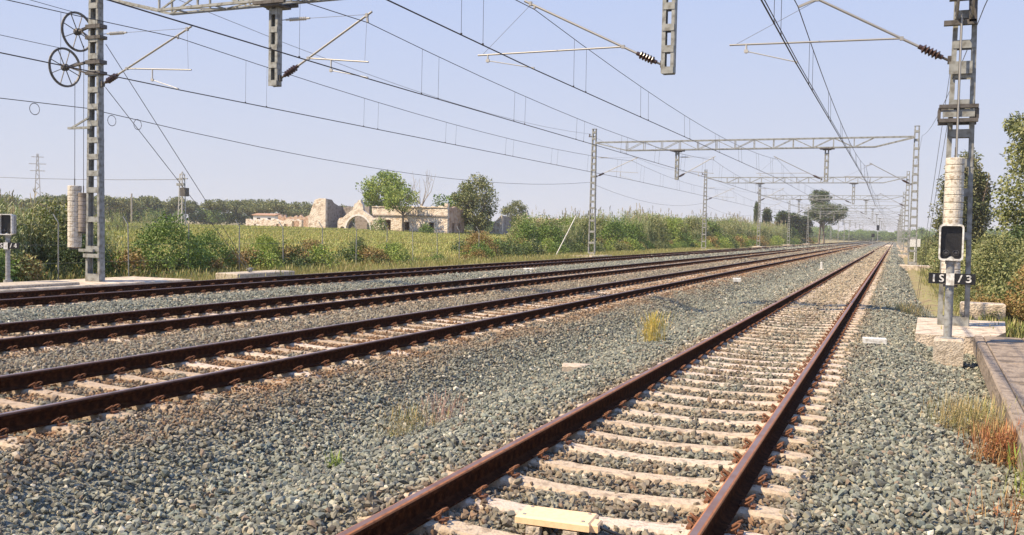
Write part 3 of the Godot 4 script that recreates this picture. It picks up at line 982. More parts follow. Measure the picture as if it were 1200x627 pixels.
func make_signal(label: String, at: Vector3, turn: float, right_text: String, block: bool) -> void:
	var o := thing("dwarf_signal", label, "signal", at, turn, "dwarf signals beside the tracks")
	if block:
		var b := MB.new()
		b.bevel_box(Vector3(0.02, -0.02, 0), Vector3(0.46, 0.44, 0.46), 0.03)
		part("concrete_block", b.mesh(M.concrete), o)
	var p := MB.new()
	p.lathe(Vector3(0, 0.1, 0), Vector3.UP, [Vector2(0.12, 0.0), Vector2(0.12, 0.115), Vector2(0.066, 0.12), Vector2(0.066, 1.36), Vector2(0.085, 1.37), Vector2(0.085, 1.45), Vector2(0.05, 1.5), Vector2(0.0, 1.5)], 18)
	part("post", p.mesh(M.grey_paint), o)
	var bd := MB.new()
	bd.box(Vector3(0.03, 1.22, 0.095), Vector3(0.72, 0.18, 0.02))
	var board := part("number_board", bd.mesh(M.black_paint), o)
	var ib := MB.new()
	ib.box(Vector3(-0.245, 1.222, 0.109), Vector3(0.03, 0.122, 0.006))
	part("letter", ib.mesh(M.white_paint), board)
	part("letter", text_mesh("S", 0.0027), board, Vector3(-0.125, 1.222, 0.109))
	part("letter", text_mesh("/", 0.0027), board, Vector3(0.155, 1.222, 0.109))
	part("letter", text_mesh(right_text, 0.0027), board, Vector3(0.285, 1.222, 0.109))
	var pl := MB.new()
	pl.box(Vector3(0.005, 1.21, 0.118), Vector3(0.125, 0.20, 0.012))
	part("white_plate", pl.mesh(M.white_paint), board)
	var hs := MB.new()
	hs.extrude(rounded_rect(0.345, 0.57, 0.04), Vector3(0.0, 1.83, -0.14), Vector3(1, 0, 0), Vector3(0, 1, 0), Vector3(0, 0, 0.17))
	part("housing", hs.mesh(M.grey_paint), o)
	var fr := MB.new()
	var a := rounded_rect(0.38, 0.61, 0.055); var c := rounded_rect(0.325, 0.555, 0.045)
	for k in a.size():
		var k2 := (k + 1) % a.size()
		var z0 := 0.03; var z1 := 0.13
		var ao := Vector3(a[k].x, 1.83 + a[k].y, 0); var bo := Vector3(a[k2].x, 1.83 + a[k2].y, 0)
		var ai := Vector3(c[k].x, 1.83 + c[k].y, 0); var bi := Vector3(c[k2].x, 1.83 + c[k2].y, 0)
		var f0 := Vector3(0, 0, z0); var f1 := Vector3(0, 0, z1)
		fr.quad(ao + f1, ai + f1, bi + f1, bo + f1)
		fr.quad(ao + f0, ao + f1, bo + f1, bo + f0)
		fr.quad(bi + f0, bi + f1, ai + f1, ai + f0)
	part("white_frame", fr.mesh(M.white_paint), o)
	var fc := MB.new()
	fc.extrude(rounded_rect(0.332, 0.562, 0.045), Vector3(0, 1.83, 0.031), Vector3(1, 0, 0), Vector3(0, 1, 0), Vector3(0, 0, 0.02))
	part("black_face", fc.mesh(M.black_paint), o)
	for q in [[-0.075, 1.655], [0.075, 1.655]]:
		var l := MB.new()
		l.lathe(Vector3(q[0], q[1], 0.05), Vector3(0, 0, 1), [Vector2(0.05, 0.0), Vector2(0.05, 0.035), Vector2(0.042, 0.036), Vector2(0.042, 0.012), Vector2(0.025, 0.022), Vector2(0.0, 0.026)], 14)
		part("lens", l.mesh(M.lens), o)

func make_lineside() -> void:
	make_signal("dwarf signal on a post marked IS and /3, white-framed black face", V(0.88, -0.20, 17.2), -0.05, "3", true)
	make_signal("dwarf signal marked S and /4 at the left edge of the photo", V(-23.86, -0.28, 19.0), 0.36, "4", false)
	# left pads of pale concrete and earth
	var mb := MB.new()
	mb.bevel_box(V(-23.3, -0.29, 20.2), Vector3(2.6, 0.19, 8.6), 0.03)
	var o := part(numbered("concrete_pad"), mb.mesh(M.pad), self)
	tag(o, "pale concrete pad under the nearest left mast", "concrete pad")
	mb = MB.new()
	mb.bevel_box(V(-22.9, -0.22, 18.6), Vector3(1.3, 0.22, 3.0), 0.02)
	o = part(numbered("concrete_pad"), mb.mesh(M.concrete), self)
	tag(o, "low grey slab in front of the left-edge signal", "concrete pad")
	mb = MB.new()
	mb.bevel_box(V(-22.2, -0.24, 28.2), Vector3(1.0, 0.34, 3.4), 0.03)
	var an := thing("anchor_block", "low concrete anchor block holding the guy wires by the bush", "anchor block")
	part("block", mb.mesh(M.concrete), an)
	for q in [[-22.35, 28.05], [-22.15, 27.7]]:
		var bt := MB.new()
		bt.tube([V(q[0], -0.09, q[1]), V(q[0], 0.04, q[1])], 0.05, 6); bt.box(V(q[0], 0.05, q[1]), Vector3(0.14, 0.06, 0.14))
		part("anchor_bolt", bt.mesh(M.steel), an)
	# right: mast pad, low wall, platform slab
	mb = MB.new()
	mb.extrude(PackedVector2Array([Vector2(0.42, 19.2), Vector2(1.75, 19.2), Vector2(2.1, 20.6), Vector2(2.35, 23.3), Vector2(0.55, 23.3)]), Vector3(0, -0.62, 0), Vector3(1, 0, 0), Vector3(0, 0, -1), Vector3(0, 0.48, 0))
	o = part(numbered("concrete_pad"), mb.mesh(M.pad), self)
	tag(o, "pale concrete pad under the near right mast, behind the signal", "concrete pad")
	mb = MB.new()
	mb.bevel_box(V(2.2, -0.32, 27.2), Vector3(1.05, 0.70, 0.5), 0.03)
	o = part(numbered("low_wall"), mb.mesh(M.pad), self)
	tag(o, "short low concrete wall behind the near right mast", "wall")
	var pf := thing("platform", "brown weathered slab platform at the right edge of the photo", "platform", V(1.34, -0.36, 12.0), -0.032)
	var rng := RandomNumberGenerator.new(); rng.seed = 3
	var z := 6.4
	for k in 7:
		var w := 0.62
		for row in 6:
			var b := MB.new()
			var y := rng.randf_range(-0.008, 0.008)
			b.bevel_box(Vector3(0.31 + k * 0.63, 0.13 + y, -5.9 + row * 2.02), Vector3(0.615, 0.30, 2.0), 0.012)
			part("paving_slab", b.mesh(M.slab), pf)
	var kb := MB.new()
	kb.bevel_box(Vector3(-0.08, 0.125, -0.85), Vector3(0.15, 0.31, 12.2), 0.02)
	part("kerb", kb.mesh(M.slab), pf)
	# balise between the rails
	var ba := thing("track_balise", "pale yellow balise plate between the nearest rails, bottom of photo", "balise", V(-1.90, -0.215, 5.38), 0.05)
	mb = MB.new()
	mb.bevel_box(Vector3(0, 0.085, 0), Vector3(0.48, 0.05, 0.24), 0.012)
	part("plate", mb.mesh(M.yellow), ba)
	for q in [[-0.19, 0.08], [0.19, 0.08], [-0.19, -0.08], [0.19, -0.08]]:
		mb = MB.new()
		mb.lathe(Vector3(q[0], 0.108, q[1]), Vector3.UP, [Vector2(0.012, 0.0), Vector2(0.012, 0.006), Vector2(0.0, 0.007)], 6)
		part("bolt", mb.mesh(M.tube), ba)
	mb = MB.new()
	mb.tube([Vector3(0.28, 0.07, 0.02), Vector3(0.36, 0.05, 0.03), Vector3(0.46, 0.015, 0.0), Vector3(0.62, 0.01, -0.04), Vector3(0.74, 0.0, -0.05)], 0.011, 6)
	part("cable", mb.mesh(M.black_paint), ba)
	mb = MB.new()
	mb.bevel_box(Vector3(0.255, 0.075, 0.02), Vector3(0.06, 0.05, 0.12), 0.01)
	part("connector", mb.mesh(M.yellow), ba)
	for q in [[-0.12, 0.06], [0.12, 0.06], [-0.12, -0.06], [0.12, -0.06]]:
		mb = MB.new()
		mb.box(Vector3(q[0], 0.0, q[1] * 1.6), Vector3(0.09, 0.10, 0.06))
		part("foot", mb.mesh(M.concrete), ba)
	# small white blocks lying on the gravel
	for q in [[-0.28, -0.17, 17.75, 0.40, 0.10, 0.16, 0.12, "white block lying on the gravel right of the nearest track"], [-18.0 + 2.6, -0.17, 38.3, 0.75, 0.12, 0.4, 0.2, "white slab on the gravel between the third and fourth tracks"], [-15.9, -0.15, 40.6, 0.75, 0.12, 0.4, -0.3, "farther white slab on the gravel strip before the fourth track"], [-6.05, -0.17, 39.0, 0.32, 0.14, 0.3, 0.2, "small white block beside the second track, far along"], [-4.2, -0.335, 12.9, 0.62, 0.08, 0.34, 0.3, "flat pinkish stone half sunk in the gravel dip"]]:
		mb = MB.new()
		mb.bevel_box(Vector3.ZERO, Vector3(q[3], q[4], q[5]), 0.012)
		o = part(numbered("white_block"), mb.mesh(M.white_paint if q[0] > -4.0 or q[0] < -5.0 else M.sleeper_c), self, V(q[0], q[1], q[2]))
		o.rotation.y = q[6]
		tag(o, q[7], "block")
	# a stub post by the nearest track far along
	var sp := thing("marker_post", "tiny white marker post left of the nearest track, far along", "marker post", V(-3.9, -0.25, 56.0))
	mb = MB.new()
	mb.bevel_box(Vector3(0, 0.25, 0), Vector3(0.12, 0.5, 0.12), 0.02); part("post", mb.mesh(M.white_paint), sp)
	mb = MB.new()
	mb.bevel_box(Vector3(0, 0.03, 0), Vector3(0.3, 0.12, 0.3), 0.02); part("base", mb.mesh(M.concrete), sp)
	# fence
	var fe := thing("wire_fence", "wire fence on thin grey posts with bent tops, left of the tracks", "fence")
	mb = MB.new()
	mb.tube([Vector3.ZERO, Vector3(0, 2.0, 0), Vector3(-0.18, 2.28, 0.05)], 0.022, 6)
	var pm := mb.mesh(M.steel)
	var fz := 16.0
	while fz < 58.0:
		var ps := part("fence_post", pm, fe, V(-25.3, land_y(-25.3, fz), fz))
		ps.rotation.z = rng.randf_range(-0.03, 0.03)
		fz += 3.0
	for h in [0.1, 0.7, 1.3, 1.95]:
		mb = MB.new()
		mb.tube(sag_line(V(-25.3, h - 0.4, 16.0), V(-25.3, h - 0.4, 55.0), 0.0, 6), 0.004, 4)
		part("fence_wire", mb.mesh(M.wire_pale), fe)
	# leaning pale pole by the second gantry
	mb = MB.new()
	mb.tube([V(-25.0, -0.5, 68.6), V(-23.9, 3.0, 70.6)], 0.045, 6)
	o = part(numbered("leaning_pole"), mb.mesh(M.insulator_pale), self)
	tag(o, "pale leaning pole beside the second left mast", "pole")
	# shunting marker and signal far down the line
	for q in [[-4.9, 300.0, "tall distant signal post with a red light between the tracks"], [-5.2, 250.0, "dark distant signal post nearer than the red one"]]:
		var ds := thing("distant_signal", q[2], "signal", V(q[0], -0.3, q[1]))
		mb = MB.new(); mb.tube([Vector3.ZERO, Vector3(0, 4.6 if q[1] > 280 else 2.4, 0)], 0.09, 6); part("post", mb.mesh(M.grey_paint), ds)
		mb = MB.new(); mb.box(Vector3(0, 5.3 if q[1] > 280 else 2.8, 0), Vector3(0.8, 1.6 if q[1] > 280 else 0.9, 0.3)); part("head", mb.mesh(M.black_paint), ds)
	mb = MB.new()
	mb.box(V(1.75, 1.35, 95.0), Vector3(0.95, 0.75, 0.03)); mb.tube([V(1.75, -1.0, 95.05), V(1.75, 1.5, 95.05)], 0.05, 6)
	o = part(numbered("white_sign"), mb.mesh(M.white_paint), self)
	tag(o, "small white sign board on a post among the right-hand masts", "sign")

# ---------------------------------------------------------------- ruins and far buildings
func ragged(x0: float, x1: float, y: float, rough: float, rng: RandomNumberGenerator, step := 0.45) -> Array:
	var p := []
	var x := x0
	while x < x1:
		p.push_back(Vector2(x, y + rng.randf_range(-rough, rough * 0.3)))
		x += step * rng.randf_range(0.6, 1.4)
	p.push_back(Vector2(x1, y))
	return p

func wall(mb: MB, top: Array, x0: float, x1: float, base: float, depth: float, o: Vector3, holes: Array) -> void:
	# an upright wall in x with a ragged top; holes are [x, width, height, arched] from the ground
	var p := PackedVector2Array()
	p.push_back(Vector2(x0, base))
	for q in top: p.push_back(q)
	p.push_back(Vector2(x1, base))
	var hs := holes.duplicate()
	hs.reverse()
	for h in hs:
		var r: float = h[1] / 2.0
		p.push_back(Vector2(h[0] + r, base))
		if h[3]:
			for k in 11: p.push_back(Vector2(h[0] + r * cos(PI * k / 10), h[2] - r + r * sin(PI * k / 10)))
		else:
			p.push_back(Vector2(h[0] + r, h[2])); p.push_back(Vector2(h[0] - r, h[2]))
		p.push_back(Vector2(h[0] - r, base))
	mb.extrude(p, o, Vector3(1, 0, 0), Vector3(0, 1, 0), Vector3(0, 0, -depth))

func make_ruins() -> void:
	var rng := RandomNumberGenerator.new(); rng.seed = 44
	var g := 0.75
	# long block with a cornice
	var r1 := thing("ruined_house", "long roofless pale house with a cornice, right part of the ruin", "ruin", V(-67.0, g, 122.0))
	r1.scale.y = 1.12
	var mb := MB.new()
	wall(mb, ragged(-7.4, 5.6, 3.95, 0.28, rng), -7.4, 5.6, -0.6, 0.5, Vector3(0, 0, 0), [[-4.6, 1.1, 2.0, false], [-1.3, 1.0, 1.75, false], [2.9, 0.9, 1.75, false]])
	part("front_wall", mb.mesh(M.ruin), r1)
	mb = MB.new()
	mb.box(Vector3(-0.9, 2.62, 0.08), Vector3(13.1, 0.16, 0.2)); part("cornice", mb.mesh(M.ruin_grey), r1)
	mb = MB.new()
	mb.box(Vector3(-0.9, 3.78, 0.06), Vector3(12.9, 0.12, 0.14)); part("parapet_band", mb.mesh(M.ruin), r1)
	mb = MB.new()
	var side := PackedVector2Array([Vector2(0.5, -0.6), Vector2(0.5, 3.9), Vector2(1.6, 3.8), Vector2(2.8, 3.95), Vector2(4.1, 3.6), Vector2(5.8, 3.7), Vector2(5.8, -0.6), Vector2(4.6, -0.6), Vector2(4.6, 1.7), Vector2(3.7, 1.7), Vector2(3.7, -0.6), Vector2(2.4, -0.6), Vector2(2.4, 1.7), Vector2(1.6, 1.7), Vector2(1.6, -0.6)])
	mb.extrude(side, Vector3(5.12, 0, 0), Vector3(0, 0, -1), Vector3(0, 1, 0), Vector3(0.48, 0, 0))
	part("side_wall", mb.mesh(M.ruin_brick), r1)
	mb = MB.new()
	wall(mb, ragged(-7.4, 5.1, 3.3, 0.5, rng), -7.4, 5.1, -0.6, 0.4, Vector3(0, 0, -5.6), [])
	part("back_wall", mb.mesh(M.ruin_brick), r1)
	mb = MB.new()
	mb.box(Vector3(-1.15, 2.45, -3.04), Vector3(12.4, 0.2, 5.0))  # flat slab added inside the walls to keep the openings dark
	part("added_shade_slab", mb.mesh(M.ruin_grey), r1)
	mb = MB.new()
	mb.box(Vector3(5.36, 4.1, -0.25), Vector3(0.56, 0.4, 0.56)); part("corner_stone", mb.mesh(M.ruin), r1)
	# arched gate
	var r2 := thing("ruined_gate", "broken arched gateway of the ruin with a small bell gable", "ruin", V(-76.0, g, 120.5))
	mb = MB.new()
	var top := [Vector2(-3.6, 1.9), Vector2(-3.3, 2.35), Vector2(-2.6, 2.5), Vector2(-1.7, 3.2), Vector2(-0.9, 3.7), Vector2(-0.6, 4.6), Vector2(-0.2, 4.75), Vector2(0.1, 5.15), Vector2(0.45, 5.2), Vector2(0.55, 4.8), Vector2(0.8, 4.5), Vector2(0.95, 3.6), Vector2(1.8, 3.0), Vector2(2.7, 2.4), Vector2(3.4, 2.2), Vector2(4.0, 1.75)]
	wall(mb, top, -3.6, 4.0, -0.6, 0.6, Vector3.ZERO, [[-2.75, 0.8, 1.1, true], [0.1, 4.3, 2.75, true]])
	part("arch_wall", mb.mesh(M.ruin), r2)
	mb = MB.new()
	for k in 12:
		var a0 := PI * k / 12.0; var a1 := PI * (k + 1) / 12.0
		mb.bar(Vector3(0.1 + 2.28 * cos(a0), 0.6 + 2.28 * sin(a0), 0.04), Vector3(0.1 + 2.28 * cos(a1), 0.6 + 2.28 * sin(a1), 0.04), 0.1, 0.26)
	part("arch_band", mb.mesh(M.far_white), r2)
	mb = MB.new()
	mb.box(Vector3(0.9, 0.7, -2.2), Vector3(0.9, 2.9, 0.5)); part("inner_pier", mb.mesh(M.ruin_grey), r2)
	mb = MB.new()
	wall(mb, ragged(-3.4, 4.0, 2.9, 0.5, rng), -3.4, 4.0, -0.6, 0.4, Vector3(0, 0, -4.6), [[-1.0, 1.0, 1.8, false]])
	part("inner_wall", mb.mesh(M.ruin_brick), r2)
	# tower with sloping buttress
	var r3 := thing("ruined_tower", "square broken tower of the ruin, pale front and shaded side", "ruin", V(-82.2, g, 119.2))
	mb = MB.new()
	mb.extrude(PackedVector2Array([Vector2(-2.1, -0.6), Vector2(-1.9, 2.3), Vector2(-1.3, 3.9), Vector2(-0.75, 5.1), Vector2(0.1, 5.35), Vector2(1.25, 5.3), Vector2(1.25, -0.6)]), Vector3.ZERO, Vector3(1, 0, 0), Vector3(0, 1, 0), Vector3(0, 0, -0.5))
	part("front_wall", mb.mesh(M.ruin), r3)
	mb = MB.new()
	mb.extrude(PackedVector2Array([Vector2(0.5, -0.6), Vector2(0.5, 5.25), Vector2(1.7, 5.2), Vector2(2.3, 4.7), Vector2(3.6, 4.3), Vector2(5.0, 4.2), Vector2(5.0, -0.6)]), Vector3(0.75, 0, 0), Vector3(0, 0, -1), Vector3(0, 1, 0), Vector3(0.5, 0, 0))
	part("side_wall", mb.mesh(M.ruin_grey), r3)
	mb = MB.new()
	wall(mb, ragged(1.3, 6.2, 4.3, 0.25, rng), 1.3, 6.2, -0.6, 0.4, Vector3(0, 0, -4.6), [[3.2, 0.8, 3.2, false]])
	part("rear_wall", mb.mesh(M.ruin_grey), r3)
	# low sheds to the left
	var r4 := thing("ruined_shed", "low tumbled shed wall left of the broken tower", "ruin", V(-89.5, g, 118.0))
	mb = MB.new()
	wall(mb, ragged(-5.6, 5.0, 2.0, 0.35, rng), -5.6, 5.0, -0.6, 0.5, Vector3.ZERO, [[-3.6, 0.8, 1.2, false], [0.6, 0.7, 1.3, false], [2.1, 0.7, 1.3, false], [3.9, 1.3, 1.75, false]])
	part("wall", mb.mesh(M.ruin), r4)
	mb = MB.new()
	wall(mb, ragged(-2.0, 5.0, 2.7, 0.5, rng), -2.0, 5.0, -0.6, 0.4, Vector3(0, 0, -3.4), [])
	part("rear_wall", mb.mesh(M.ruin_brick), r4)
	var r5 := thing("ruined_shed", "small isolated ruined hut right of the big dark tree", "ruin", V(-58.0, g, 133.5))
	mb = MB.new()
	mb.extrude(PackedVector2Array([Vector2(-1.9, -0.6), Vector2(-1.7, 0.7), Vector2(-1.2, 0.9), Vector2(-0.9, 2.2), Vector2(-0.5, 2.6), Vector2(0.2, 3.3), Vector2(0.5, 3.35), Vector2(0.5, -0.6)]), Vector3.ZERO, Vector3(1, 0, 0), Vector3(0, 1, 0), Vector3(0, 0, -0.5))
	part("front_wall", mb.mesh(M.ruin), r5)
	mb = MB.new()
	mb.extrude(PackedVector2Array([Vector2(0.5, -0.6), Vector2(0.5, 3.3), Vector2(2.6, 3.2), Vector2(3.6, 2.9), Vector2(3.6, -0.6)]), Vector3(0.0, 0, 0), Vector3(0, 0, -1), Vector3(0, 1, 0), Vector3(0.5, 0, 0))
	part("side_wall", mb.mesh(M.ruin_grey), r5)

func gable_house(called: String, label: String, at: Vector3, turn: float, w: float, d: float, h: float, roof_h: float, wall_m: Material) -> void:
	var o := thing(called, label, "house", at, turn, "far houses beyond the field")
	var mb := MB.new()
	mb.box(Vector3(0, h / 2 - 0.8, 0), Vector3(w, h + 1.6, d))
	part("walls", mb.mesh(wall_m), o)
	mb = MB.new()
	mb.extrude(PackedVector2Array([Vector2(-d / 2 - 0.3, h), Vector2(0, h + roof_h), Vector2(d / 2 + 0.3, h), Vector2(d / 2 + 0.3, h - 0.15), Vector2(-d / 2 - 0.3, h - 0.15)]), Vector3(-w / 2 - 0.3, 0.16, 0), Vector3(0, 0, 1), Vector3(0, 1, 0), Vector3(w + 0.6, 0, 0))
	part("roof", mb.mesh(M.roof_tile), o)
	var n := int(w / 3.0)
	for k in n:
		mb = MB.new()
		mb.box(Vector3(-w / 2 + (k + 0.5) * w / n, h * 0.52, d / 2 + 0.01), Vector3(0.9, 1.1, 0.06))
		part("window", mb.mesh(M.dark_inside), o)

func make_far_things() -> void:
	gable_house("far_house", "far low house with a long orange tiled roof behind the round pine", V(-112.0, 2.2, 290.0), 0.1, 22.0, 9.0, 2.2, 1.6, M.ruin)
	gable_house("far_house", "small far house with orange roof, right of the long-roofed one", V(-96.0, 2.2, 296.0), -0.2, 10.0, 8.0, 2.2, 1.4, M.far_white)
	gable_house("far_house", "low white farm building before the umbrella pines", V(-147.5, 1.9, 192.0), 0.15, 6.0, 5.0, 2.4, 0.4, M.far_white)
	var sp := thing("chapel_spire", "tiny pale pointed bell gable rising over the far houses", "bell gable", V(-120.0, 2.0, 300.0))
	var mb := MB.new()
	mb.extrude(PackedVector2Array([Vector2(-1.6, 0), Vector2(-1.2, 4.2), Vector2(0, 7.0), Vector2(1.2, 4.2), Vector2(1.6, 0)]), Vector3.ZERO, Vector3(1, 0, 0), Vector3(0, 1, 0), Vector3(0, 0, -1.2))
	part("gable_wall", mb.mesh(M.far_white), sp)
	# power pole and pylon
	var po := thing("power_pole", "lattice power pole with a transformer beyond the reeds", "power pole", V(-79.0, 0.5, 86.3))
	mb = MB.new()
	for s in [-1.0, 1.0]:
		for q in [-1.0, 1.0]:
			mb.bar(Vector3(s * 0.35, 0, q * 0.35), Vector3(s * 0.18, 7.2, q * 0.18), 0.09, 0.09)
	var y := 0.3
	while y < 7.0:
		var w := lerpf(0.35, 0.18, y / 7.2)
		mb.bar(Vector3(-w, y, w), Vector3(w, y + 0.55, w), 0.06, 0.06); mb.bar(Vector3(w, y, -w), Vector3(w, y + 0.55, w), 0.06, 0.06)
		y += 0.6
	part("lattice_mast", mb.mesh(M.insulator_pale), po)
	mb = MB.new()
	mb.box(Vector3(0.55, 5.0, 0.2), Vector3(0.75, 1.0, 0.7)); part("transformer", mb.mesh(M.steel_dark), po)
	mb = MB.new()
	mb.box(Vector3(0, 6.6, 0), Vector3(1.6, 0.12, 0.14)); mb.box(Vector3(0, 5.9, 0.2), Vector3(1.1, 0.3, 0.3)); part("cross_arm", mb.mesh(M.steel), po)
	mb = MB.new()
	mb.tube(sag_line(V(-79, 7.0, 86.3), V(-190, 12.0, 110.0), 1.0, 10), 0.03, 4)
	var w1 := part(numbered("power_wire"), mb.mesh(M.wire_pale), self)
	tag(w1, "thin power wire running left from the lattice power pole", "wire")
	mb = MB.new()
	mb.tube([V(-84.6, 0.4, 84.0), V(-84.6, 5.2, 84.0)], 0.10, 6)
	var wp := part(numbered("wooden_pole"), mb.mesh(M.bark_pale), self)
	tag(wp, "plain pole left of the lattice power pole", "pole")
	var py := thing("pylon", "thin far electricity pylon with two cross arms above the reeds", "pylon", V(-345.9, 2.0, 290.0), 0.6)
	mb = MB.new()
	for s in [-1.0, 1.0]: mb.bar(Vector3(s * 1.6, 0, 0), Vector3(s * 0.25, 29.0, 0), 0.30, 0.30)
	y = 1.0
	var f := 1.0
	while y < 28.0:
		var w := lerpf(1.6, 0.25, y / 29.0)
		mb.bar(Vector3(-w * f, y, 0), Vector3(w * f, y + 2.0, 0), 0.28, 0.28)
		y += 2.0; f = -f
	part("lattice_mast", mb.mesh(M.insulator_pale), py)
	for q in [[27.6, 5.0], [24.6, 7.0], [21.6, 6.0]]:
		mb = MB.new(); mb.box(Vector3(0, q[0], 0), Vector3(q[1], 0.3, 0.3)); part("cross_arm", mb.mesh(M.insulator_pale), py)

# ---------------------------------------------------------------- plants
const GREEN := [Color(0.109, 0.181, 0.032), Color(0.152, 0.239, 0.046), Color(0.080, 0.138, 0.026), Color(0.203, 0.275, 0.065)]
const DARK := [Color(0.061, 0.101, 0.027), Color(0.088, 0.128, 0.038), Color(0.047, 0.078, 0.024), Color(0.121, 0.155, 0.047)]
const OLIVE := [Color(0.155, 0.186, 0.062), Color(0.217, 0.232, 0.085), Color(0.116, 0.139, 0.050), Color(0.279, 0.271, 0.116)]
const REED := [Color(0.246, 0.290, 0.123), Color(0.319, 0.341, 0.160), Color(0.189, 0.246, 0.087), Color(0.435, 0.392, 0.217), Color(0.275, 0.334, 0.174)]
const BRIGHT := [Color(0.216, 0.297, 0.047), Color(0.284, 0.351, 0.068), Color(0.162, 0.243, 0.041), Color(0.338, 0.365, 0.095)]
const RUSTY := [Color(0.260, 0.195, 0.058), Color(0.338, 0.221, 0.078), Color(0.195, 0.182, 0.052), Color(0.286, 0.156, 0.065)]
const DRY := [Color(0.36, 0.27, 0.12), Color(0.42, 0.33, 0.16), Color(0.28, 0.22, 0.10), Color(0.25, 0.25, 0.08)]
const PALE := [Color(0.27, 0.29, 0.135), Color(0.33, 0.335, 0.17), Color(0.21, 0.245, 0.10), Color(0.37, 0.34, 0.19)]
const EUCA := [Color(0.12, 0.14, 0.055), Color(0.17, 0.175, 0.075), Color(0.085, 0.105, 0.04), Color(0.21, 0.19, 0.095)]
const RED := [Color(0.34, 0.13, 0.055), Color(0.42, 0.20, 0.08), Color(0.26, 0.10, 0.05), Color(0.40, 0.27, 0.11)]
const MEADOW := [Color(0.425, 0.400, 0.144), Color(0.500, 0.450, 0.188), Color(0.312, 0.338, 0.100), Color(0.562, 0.475, 0.237), Color(0.263, 0.312, 0.081)]

func leaves(mb: MB, rng: RandomNumberGenerator, c: Vector3, r: Vector3, n: int, size: float, narrow: float, pal: Array, hang := 0.0) -> void:
	var tint: Color = pal[rng.randi() % pal.size()]
	for k in n:
		var d := Vector3(rng.randfn(), rng.randfn(), rng.randfn()).normalized()
		var p := c + d * r * pow(rng.randf(), 0.45) * 1.02
		var dir := (d * 0.55 + Vector3(rng.randfn(), rng.randfn() - hang, rng.randfn()) * 0.75).normalized()
		var s := size * rng.randf_range(0.6, 1.25)
		var side := dir.cross(Vector3(rng.randfn(), rng.randfn() + 0.5, rng.randfn())).normalized() * s * narrow
		mb.col = tint.lerp(pal[rng.randi() % pal.size()], rng.randf_range(0.2, 0.9)) * rng.randf_range(0.82, 1.2)
		mb.leaf(p, dir * s, side, d)

func crown(seed_: int, box: Vector3, center: Vector3, clumps: int, clump_r: float, per: int, size: float, pal: Array, m: Material, narrow := 0.28, flat := 0.8, hang := 0.0, shell := 0.55) -> ArrayMesh:
	var rng := RandomNumberGenerator.new(); rng.seed = seed_
	var mb := MB.new()
	mb.tinted = true
	for k in clumps:
		var d := Vector3(rng.randfn(), rng.randfn(), rng.randfn()).normalized()
		var p := center + d * box * (shell + (1.0 - shell) * rng.randf() * rng.randf_range(0.7, 1.12))
		var rr := clump_r * rng.randf_range(0.55, 1.3)
		leaves(mb, rng, p, Vector3(rr, rr * flat, rr), int(per * rng.randf_range(0.6, 1.3)), size, narrow, pal, hang)
	return mb.mesh(m)

func bush_mesh(seed_: int, w: float, h: float, n: int, size: float, pal: Array, m: Material) -> ArrayMesh:
	# a mound of leafy clumps that reaches the ground
	var rng := RandomNumberGenerator.new(); rng.seed = seed_
	var mb := MB.new()
	mb.tinted = true
	var lobes := []
	for k in 5: lobes.push_back([rng.randf() * TAU, rng.randf_range(0.72, 1.1)])
	var made := 0
	while made < n:
		var a := rng.randf() * TAU
		var t := pow(rng.randf(), 0.8)
		var edge := 1.0
		for q in lobes:
			var da := absf(angle_difference(a, q[0]))
			edge = minf(edge, lerpf(q[1], 1.05, clampf(da / 0.9, 0, 1)))
		var rad := edge * sqrt(maxf(0.0, 1.0 - t * t)) * (0.62 + 0.42 * rng.randf())
		var p := Vector3(cos(a) * rad * w / 2, t * h * rng.randf_range(0.8, 1.06), sin(a) * rad * w / 2)
		var per := rng.randi_range(14, 34)
		var rr := size * rng.randf_range(1.6, 3.4)
		leaves(mb, rng, p, Vector3(rr, rr * 0.85, rr), per, size, 0.30, pal)
		made += per
	return mb.mesh(m)

func limbs(seed_: int, height: float, r: float, fork: float, spread: float, n: int, m: Material) -> ArrayMesh:
	var rng := RandomNumberGenerator.new(); rng.seed = seed_
	var mb := MB.new()
	var lean := Vector3(rng.randf_range(-0.06, 0.06), 0, rng.randf_range(-0.06, 0.06)) * height
	mb.tube([Vector3(0, -0.3, 0), Vector3(0, height * fork * 0.5, 0) + lean * 0.3, Vector3(0, height * fork, 0) + lean * 0.6], r, 7, r * 0.72)
	for k in n:
		var a := TAU * k / n + rng.randf_range(-0.5, 0.5)
		var s := spread * rng.randf_range(0.45, 1.0)
		var b := Vector3(0, height * fork * rng.randf_range(0.75, 1.0), 0) + lean * 0.55
		var e := Vector3(cos(a) * s, height * rng.randf_range(0.72, 0.97), sin(a) * s) + lean
		var mid := b.lerp(e, 0.5) + Vector3(cos(a) * s * 0.18, -height * 0.03, sin(a) * s * 0.18)
		mb.tube([b, mid, e], r * 0.55, 5, r * 0.08)
		for j in 3:
			var q := b.lerp(e, rng.randf_range(0.45, 0.85))
			var e2 := q + Vector3(rng.randfn() * s * 0.25, height * rng.randf_range(0.05, 0.16), rng.randfn() * s * 0.25)
			mb.tube([q, e2], r * 0.2, 4, r * 0.04)
	return mb.mesh(m)

func tree(called: String, label: String, at: Vector3, trunk: ArrayMesh, leaf: ArrayMesh, group := "", category := "tree") -> Node3D:
	var o := thing(called, label, category, at, 0.0, group)
	part("trunk", trunk, o)
	if leaf: part("crown", leaf, o)
	return o

